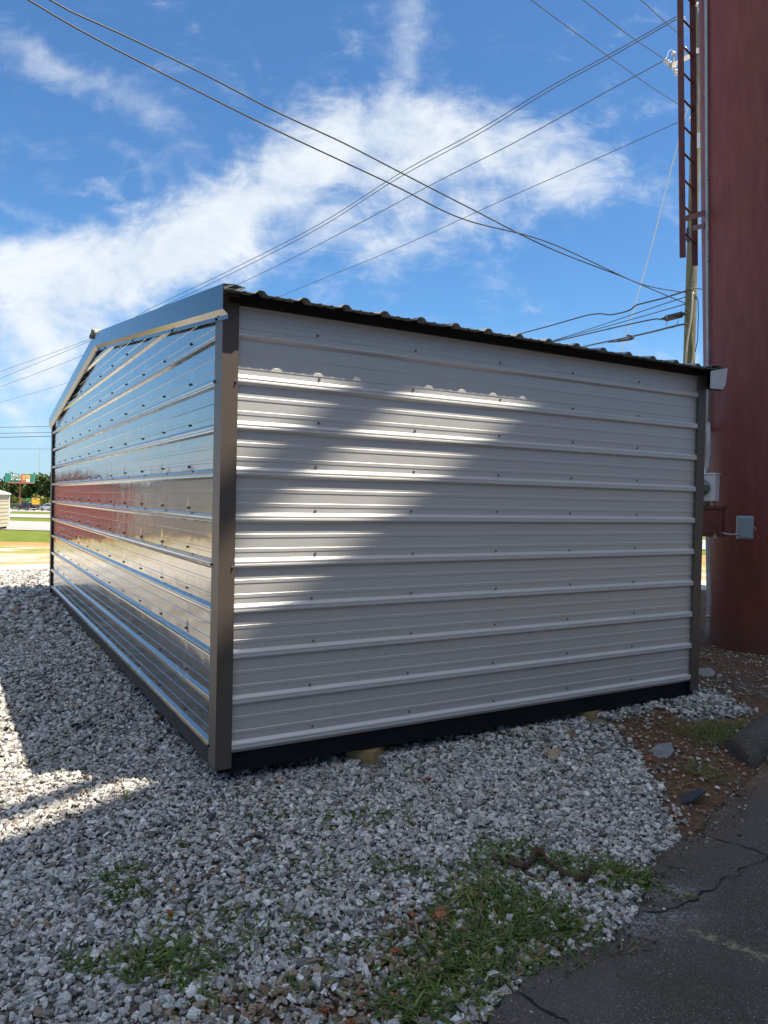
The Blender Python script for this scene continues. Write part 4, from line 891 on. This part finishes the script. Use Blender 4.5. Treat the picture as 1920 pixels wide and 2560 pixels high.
# vehicles ---------------------------------------------------------
M_GLS = plain('car_glass', (.02, .025, .03), .1, spec=.8); M_TYRE = plain('tyre_rubber', (.02, .02, .02), .8); M_CHR = plain('wheel_alloy', (.5, .5, .52), .3, .7); M_LAMP = plain('tail_lamp', (.5, .03, .02), .3)
def car(name, c, yaw, prof_low, prof_cab, wdt, wheels, paint, label, cat, wr=.38, chrome=False):
    e = empty(name, tuple(c), label, cat); cs, sn = math.cos(yaw), math.sin(yaw); R = np.array([[cs, -sn, 0], [sn, cs, 0], [0, 0, 1]])
    tr = lambda a, b, z: c+R @ np.array([a, b, z])
    m = MB(); m.prism([tr(a, -wdt/2, z) for a, z in prof_low], R @ np.array([0, wdt, 0])); body = m.build('body', paint, e, bevel=.06)
    m = MB(); n = len(prof_cab); k = wdt/2; zb_ = min(z for a, z in prof_cab)
    zt_ = max(z for a, z in prof_cab); ins = lambda z: k*(1-.16*(z-zb_)/(zt_-zb_))
    A = [tr(a, -ins(z), z) for a, z in prof_cab]; B = [tr(a, ins(z), z) for a, z in prof_cab]
    m.add(A+B, [tuple(range(n))[::-1], tuple(range(n, 2*n))]+[(i, (i+1) % n, n+(i+1) % n, n+i) for i in range(n)]); m.build('cab', paint, e, bevel=.04)
    cxm = sum(a for a, z in prof_cab)/n; czm = (zb_+zt_)/2+.03; sh = lambda a, z: (cxm+(a-cxm)*.86, czm+(z-czm)*.70)
    m = MB(); L = [sh(a, z) for a, z in prof_cab]
    for sg in (-1, 1): m.prism([tr(a, sg*(ins(z)+.012), z) for a, z in L], R @ np.array([0, sg*.012, 0]))
    m.build('window', M_GLS, e)
    xs_ = sorted(prof_cab); rear = [p for p in prof_cab if p[0] <= cxm]; front = [p for p in prof_cab if p[0] > cxm]
    for S_, nm in ((rear, 'rear_window'), (front, 'windshield')):
        S_ = sorted(S_, key=lambda p: p[1]); (a0, z0_), (a1, z1_) = S_[0], S_[-1]; dx = -.02 if nm == 'rear_window' else .02
        p = [(a0+(a1-a0)*q+dx, z0_+(z1_-z0_)*q) for q in (.18, .86)]; m = MB()
        m.prism([tr(p[0][0], -ins(p[0][1])*.84, p[0][1]), tr(p[0][0], ins(p[0][1])*.84, p[0][1]), tr(p[1][0], ins(p[1][1])*.84, p[1][1]), tr(p[1][0], -ins(p[1][1])*.84, p[1][1])], R @ np.array([dx, 0, .012])); m.build(nm, M_GLS, e)
    for wx in wheels:
        for sg in (-1, 1):
            a = tr(wx, sg*(wdt/2-.22), wr); b = tr(wx, sg*(wdt/2+.02), wr); m = MB(); m.tube([a, b], wr, 20); wh = m.build('wheel', M_TYRE, e)
            m = MB(); m.tube([b, tr(wx, sg*(wdt/2+.035), wr)], wr*.6, 14); m.build('rim', M_CHR, wh)
    xr = min(a for a, z in prof_low); zl = sorted(z for a, z in prof_low)[-2]
    for sg in (-1, 1): m = MB(); m.box(tr(xr-.01, sg*(wdt/2-.1), zl-.22), (.06, .16, .3), R); m.build('tail_light', M_LAMP, e)
    m = MB(); m.box(tr(xr-.06, 0, .52), (.14, wdt*.96, .2), R); m.build('bumper', M_CHR if chrome else paint, e)
    return e
low_t = [(-2.85, .5), (-2.85, 1.12), (.75, 1.14), (1.0, 1.18), (2.6, 1.10), (2.85, .9), (2.85, .45), (-2.6, .42)]
cab_t = [(-1.15, 1.12), (-.95, 1.86), (.35, 1.88), (1.15, 1.14)]
hy_ = math.atan2(RT[1], RT[0])
car('pickup_truck', lp(66, 178, .06), hy_+PI-.62, low_t, cab_t, 1.95, (-1.85, 1.85), plain('black_car_paint', (.006, .007, .012), .35, coat=.15, spec=.3), 'black pickup truck with chrome rear bumper on the far highway', 'truck', .42, True)
low_s = [(-2.35, .45), (-2.4, 1.1), (.9, 1.1), (2.2, .98), (2.4, .75), (2.4, .4), (-2.2, .38)]; cab_s = [(-2.3, 1.08), (-2.1, 1.72), (.3, 1.76), (1.15, 1.1)]
car('suv', lp(124, 178, .06), hy_+PI-.5, low_s, cab_s, 1.88, (-1.45, 1.5), plain('white_car_paint', (.70, .73, .76), .25, coat=.5), 'white suv behind the pickup, half hidden by the shed', 'car', .38)
low_c = [(-2.2, .42), (-2.25, .92), (-1.6, .98), (1.0, .92), (2.15, .78), (2.3, .6), (2.3, .32), (-2.0, .32)]; cab_c = [(-1.7, .94), (-1.0, 1.40), (.25, 1.42), (1.2, .92)]
car('sedan', lp(-20, 100, .05), hy_+.25, low_c, cab_c, 1.8, (-1.35, 1.4), plain('silver_car_paint', (.62, .66, .72), .25, coat=.5), 'silver sedan on the nearer road peeking out behind the cream shed', 'car', .33)
low_y = [(-2.2, .5), (-2.25, 1.9), (1.3, 1.95), (1.6, 1.3), (2.3, 1.15), (2.35, .5)]; cab_y = [(-1.9, 1.85), (-1.7, 2.25), (.9, 2.25), (1.3, 1.9)]
yv = car('yellow_van', lp(90, 216, 1.1), math.atan2(FW[1], FW[0])+.35, low_y, cab_y, 2.0, (-1.4, 1.4), plain('yellow_car_paint', (.80, .42, .03), .35, coat=.3), 'bright yellow van parked beyond the chain link fence', 'van', .4)
car('green_van', lp(77, 222, 1.1), math.atan2(FW[1], FW[0])-.5, low_y, cab_y, 1.9, (-1.4, 1.4), plain('green_car_paint', (.07, .30, .10), .35, coat=.3), 'green van parked behind the yellow one', 'van', .4)
# chain link fence
fe = empty('chain_link_fence', tuple(lp(60, 208)), 'grey chain link fence along the far side of the highway', 'fence'); m = MB(); A = []; B = []
for px in np.linspace(-300, 330, 70): q = lp(px, 208); A.append(q+UP*.1); B.append(q+UP*1.7)
def mesh_mat():
    m_, t, b, pos, obj = mat('chain_link'); b.inputs['Base Color'].default_value = (.22, .23, .22, 1); tr = t.n.new('ShaderNodeBsdfTransparent'); mx = t.n.new('ShaderNodeMixShader')
    w1 = t.math('FRACT', t.math('MULTIPLY', t.math('ADD', t.dot(pos, (RT[0], RT[1], 0)), t.dot(pos, (0, 0, 1))), 6.)); w2 = t.math('FRACT', t.math('MULTIPLY', t.math('SUBTRACT', t.dot(pos, (RT[0], RT[1], 0)), t.dot(pos, (0, 0, 1))), 6.))
    f = t.math('MAXIMUM', t.math('LESS_THAN', w1, .2), t.math('LESS_THAN', w2, .2)); t.l.new(f, mx.inputs[0]); t.l.new(tr.outputs[0], mx.inputs[1]); t.l.new(b.outputs[0], mx.inputs[2]); t.l.new(mx.outputs[0], t.n['Material Output'].inputs[0]); return m_
m.strip(A, B); m.build('wire_mesh', mesh_mat(), fe, fix=False); m = MB(); m.tube(B, .035, 6); m.build('top_rail', M_GALV, fe)
for px in np.linspace(-20, 130, 11): q = lp(px, 208); m = MB(); m.tube([q, q+UP*1.75], .04, 6); m.build('fence_post', M_GALV, fe)
# trees
def leaf_mat():
    m_, t, b, pos, obj = mat('tree_leaves'); a = t.n.new('ShaderNodeAttribute'); a.attribute_name = 'tone'; t.l.new(a.outputs['Color'], b.inputs['Base Color']); b.inputs['Roughness'].default_value = .6; b.inputs['Specular IOR Level'].default_value = .2; return m_
M_LEAF = leaf_mat()
def crown(c, R_, n, leaf, col_, lobes=9):
    L = rng.normal(size=(lobes, 3)); L /= np.linalg.norm(L, axis=1)[:, None]; L = L*rng.uniform(.35, .75, (lobes, 1))*np.array(R_); lr = rng.uniform(.32, .55, lobes)
    k = rng.integers(0, lobes, n); d = rng.normal(size=(n, 3)); d /= np.linalg.norm(d, axis=1)[:, None]; P = np.array(c)+L[k]+d*(lr[k]*rng.uniform(.6, 1.05, n))[:, None]*np.array(R_)
    a = rng.normal(size=(n, 3)); a /= np.linalg.norm(a, axis=1)[:, None]; b = np.cross(a, rng.normal(size=(n, 3))); b /= np.linalg.norm(b, axis=1)[:, None]; s = leaf*rng.uniform(.5, 1.2, (n, 1))
    V = np.stack([P-a*s, P-b*s*.6, P+a*s, P+b*s*.6], 1).reshape(-1, 3); Fq = np.arange(n*4).reshape(n, 4)
    lt = rng.uniform(.65, 1.35, lobes)[k]*rng.uniform(.7, 1.3, n); c_ = np.array(col_)[None]*lt[:, None]; T = np.repeat(np.concatenate([c_, np.ones((n, 1))], 1), 4, axis=0); return V, Fq, T
def tree(name, px, s, h, w, col_, label, cat, group, n=1100, leaf=.55, trunk=True, low=.35):
    b = lp(px, s); e = empty(name, tuple(b), label, cat, group)
    V, Fq, T = crown(b+UP*(h*(1+low)/2), (w/2, w/2, h*(1-low)/2*1.05), n, leaf, col_); npmesh('crown', V-b, Fq, M_LEAF, False, {'tone': T}, e)
    m = MB(); m.tube([b, b+UP*h*.4+RI*.1, b+UP*h*.75], [h*.022, h*.016, h*.006], 8)
    for k in range(5): a = rng.uniform(0, 2*PI); q = b+UP*h*(.35+.08*k); m.tube([q, q+np.array([math.cos(a), math.sin(a), .9])*w*.22], [h*.008, h*.003], 5)
    m.build('trunk', M_BARK, e)
GT = 'trees along the far treeline'
TL = [(-60,236,10,9,(.05,.075,.022),'dark round tree at the far left behind the cream shed'),(-22,232,9,8,(.06,.085,.025),'mid green tree just left of the cream shed roof'),(8,240,8.0,8,(.065,.09,.028),'low tree seen between cream shed and billboard'),(30,246,10.2,7,(.045,.07,.022),'dark tree directly behind the billboard lettering'),(52,236,8.2,8,(.05,.075,.025),'shaded tree behind the billboard post'),(72,238,9.4,8,(.055,.08,.025),'tall tree at the right end of the billboard'),(92,232,10.2,8,(.07,.10,.03),'bright green pine right of the billboard'),(112,228,10.4,8,(.06,.095,.028),'tallest pine by the far corner of the shed'),(134,234,11.0,9,(.06,.085,.025),'tree half hidden by the far corner of the shed')]
for px, s, h, w, c_, lb in TL: tree('tree', px, s, h*1.13, w*1.15, tuple(1.05*q for q in c_), lb, 'tree', GT, 1500, low=.06)
for px, s, h, w, lb in ((31, 217, 4.2, 6, 'yellow green shrub left of the billboard post'), (52, 219, 3.4, 6, 'yellow green shrub at the foot of the billboard post'), (97, 221, 4.8, 6.5, 'pale olive shrub above the yellow van'), (12, 214, 3., 5, 'low shrub behind the cream shed')):
    tree('shrub', px, s, h, w, (.115, .13, .03), lb, 'shrub', 'shrubs by the highway fence', 700, .4, low=.05)
VV, FF, TT = [], [], []; off = 0
for px in np.linspace(190, 2600, 46):
    b = lp(px, rng.uniform(250, 290)); h = rng.uniform(7, 12); V, Fq, T = crown(b+UP*h*.52, (7, 7, h*.5), 420, 1.1, (.05, .08, .025)); VV.append(V); FF.append(Fq+off); TT.append(T); off += len(V)
tag(npmesh('far_woods', np.concatenate(VV), np.concatenate(FF), M_LEAF, False, {'tone': np.concatenate(TT)}), 'far band of woods on the horizon', 'woods', kind='stuff')
# ------------------------------------------------------------------ sky, sun, camera
sun_el = math.atan2(1, math.hypot(SUN[0], SUN[1])); sun_az = math.atan2(SUN[0], SUN[1])
w = bpy.data.worlds.new('World'); bpy.context.scene.world = w; w.use_nodes = True; t = NT(w.node_tree)
bg = t.n['Background']; sky = t.n.new('ShaderNodeTexSky'); sky.sky_type = 'NISHITA'; sky.sun_disc = False; sky.sun_elevation = sun_el; sky.sun_rotation = sun_az; sky.air_density = 1.0; sky.dust_density = .35; sky.ozone_density = 2.2; sky.altitude = 200
d = t.n.new('ShaderNodeTexCoord').outputs['Generated']
df = t.math('MAXIMUM', t.dot(d, (FW[0], FW[1], 0)), .02); U = t.math('DIVIDE', t.dot(d, (RT[0], RT[1], 0)), df); Vv = t.math('DIVIDE', t.dot(d, (0, 0, 1)), df)
UV = t.vec(U, Vv)
wob = t.n.new('ShaderNodeTexNoise'); wob.inputs['Scale'].default_value = 5.; wob.inputs['Detail'].default_value = 6; wob.inputs['Roughness'].default_value = .62; t.l.new(UV, wob.inputs['Vector'])
wv = t.n.new('ShaderNodeVectorMath'); wv.operation = 'MULTIPLY_ADD'; t.l.new(wob.outputs['Color'], wv.inputs[0]); wv.inputs[1].default_value = (.16, .16, 0); t.l.new(UV, wv.inputs[2])
wx = t.xyz(wv.outputs[0]); UX = t.math('SUBTRACT', wx[0], .08); VX = t.math('SUBTRACT', wx[1], .08)
def ell(px, py, rx, ry, rot, amp, soft=1.):      # display-pixel ellipse of the photograph turned into a direction
    x = px*K; y = py*K; u0 = (x-960)/F; v0 = (1248+.0208*(x-960)-y)/F; a = math.radians(rot); c, s = math.cos(a), math.sin(a)
    du = t.math('SUBTRACT', UX, u0); dv = t.math('SUBTRACT', VX, v0)
    p = t.math('MULTIPLY_ADD', du, c/(rx*K/F), t.math('MULTIPLY', dv, s/(rx*K/F))); q = t.math('MULTIPLY_ADD', du, -s/(ry*K/F), t.math('MULTIPLY', dv, c/(ry*K/F)))
    r2 = t.math('ADD', t.math('MULTIPLY', p, p), t.math('MULTIPLY', q, q)); return t.math('MULTIPLY', t.math('EXPONENT', t.math('MULTIPLY', r2, -1.)), amp)
def summ(L):
    r = L[0]
    for x in L[1:]: r = t.math('ADD', r, x)
    return r
dens = summ([ell(620,390,240,95,12,.95), ell(830,290,190,95,5,.95), ell(1080,330,220,105,8,.85), ell(1250,370,120,60,20,.55), ell(880,510,200,70,14,.75), ell(430,480,190,90,18,.8), ell(250,590,230,100,14,.85), ell(60,680,190,120,10,.95), ell(380,590,150,60,20,.6), ell(90,820,130,90,0,.7), ell(830,200,60,60,0,.5), ell(30,560,80,40,0,.4), ell(1500,760,14,22,0,.5)])
fine = t.noise(t.scalev(UV, (1., 1.25, 1.)), 9, 9, .62, .5); streak = t.noise(t.scalev(UV, (3., 7., 1.)), 5, 7, .6, 1.)
dd = t.math('MULTIPLY_ADD', t.math('SUBTRACT', fine, .5), 1.75, t.math('MULTIPLY', dens, .82)); dd = t.math('MULTIPLY_ADD', t.math('SUBTRACT', streak, .5), .75, dd)
cl = t.mapr(dd, .06, 1.15)
wisp = summ([ell(870,40,42,110,-8,.52), ell(850,130,55,60,0,.42), ell(250,210,260,45,-26,.55), ell(60,120,90,35,-35,.45), ell(230,330,200,22,-12,.4), ell(60,450,120,22,-10,.35), ell(200,415,80,14,-14,.5)])
wl = t.math('MULTIPLY', t.mapr(t.math('MULTIPLY_ADD', t.math('SUBTRACT', fine, .5), 1.3, t.math('MULTIPLY_ADD', t.math('SUBTRACT', streak, .5), .9, wisp)), .0, 1.25), .60)
cl = t.math('MAXIMUM', cl, wl)
# the rest of the sky (out of view): blue to the left with low cloud, bright cloud added overhead as neutral fill light
xyz = t.xyz(d); zz = t.math('MAXIMUM', xyz[2], .06); PV = t.vec(t.math('DIVIDE', xyz[0], zz), t.math('DIVIDE', xyz[1], zz)); gen = t.math('MULTIPLY', t.mapr(t.noise(PV, .55, 8, .6, .4), .30, .52), t.mapr(xyz[2], .50, .80, .12, 1.))
dfw = t.dot(d, (FW[0], FW[1], 0)); rgt = t.dot(d, (RT[0], RT[1], 0))
lowl = t.math('MULTIPLY', t.mapr(Vv, .115, .055), t.mapr(t.noise(t.scalev(d, (1., 1., 2.2)), 5.5, 7, .6), .36, .56))
leftq = t.math('MULTIPLY', t.mapr(dfw, -.05, .15), t.mapr(rgt, .0, -.1))
gen = t.math('MULTIPLY_ADD', lowl, leftq, t.math('MULTIPLY', gen, t.math('SUBTRACT', 1., leftq)))
inview = t.math('MULTIPLY', t.mapr(U, -.66, -.55), t.mapr(dfw, .05, .2))
cov = t.math('MULTIPLY_ADD', cl, inview, t.math('MULTIPLY', gen, t.math('SUBTRACT', 1., inview)))
tint = t.n.new('ShaderNodeVectorMath'); tint.operation = 'MULTIPLY'; t.l.new(sky.outputs[0], tint.inputs[0]); tint.inputs[1].default_value = (.64, 1.0, 1.27)
hz = t.mapr(Vv, .0, .26, 1., 0.)
skyc = t.mix(t.math('MULTIPLY', hz, .75), tint.outputs[0], (3.7, 5.2, 6.6, 1))
shade = t.mix(t.mapr(fine, .3, .7), (5.4, 6.1, 6.9, 1), (6.9, 7.2, 7.5, 1))
t.l.new(t.mix(t.math('MULTIPLY', cov, .94), skyc, t.mix(inview, t.mix(leftq, (9.5, 9.9, 10.4, 1), shade), shade)), bg.inputs['Color']); bg.inputs['Strength'].default_value = .066
L = bpy.data.lights.new('sun', 'SUN'); L.energy = 5.0; L.angle = math.radians(.53); L.color = (1., .89, .72)
lo = bpy.data.objects.new('sun', L); C.objects.link(lo); lo.rotation_euler = Vector(SUN).to_track_quat('Z', 'Y').to_euler(); lo.location = (10, -10, 30)
cam = bpy.data.cameras.new('camera'); co = bpy.data.objects.new('camera', cam); C.objects.link(co)
cam.sensor_fit = 'VERTICAL'; cam.sensor_height = 36; cam.sensor_width = 27; cam.lens = F/2560*36; cam.clip_start = .05; cam.clip_end = 9000
Mx = Matrix([[RM[0][i], -RM[1][i], -RM[2][i], CAM[i]] for i in range(3)]+[[0, 0, 0, 1]]); co.matrix_world = Mx
sc = bpy.context.scene; sc.camera = co
sc.view_settings.view_transform = 'Standard'; sc.view_settings.look = 'None'; sc.view_settings.exposure = 1.06; sc.view_settings.gamma = 1.; sc.view_settings.use_curve_mapping = False
sc.cycles.use_denoising = True
print('gravel stones', NGR, 'grass ok')
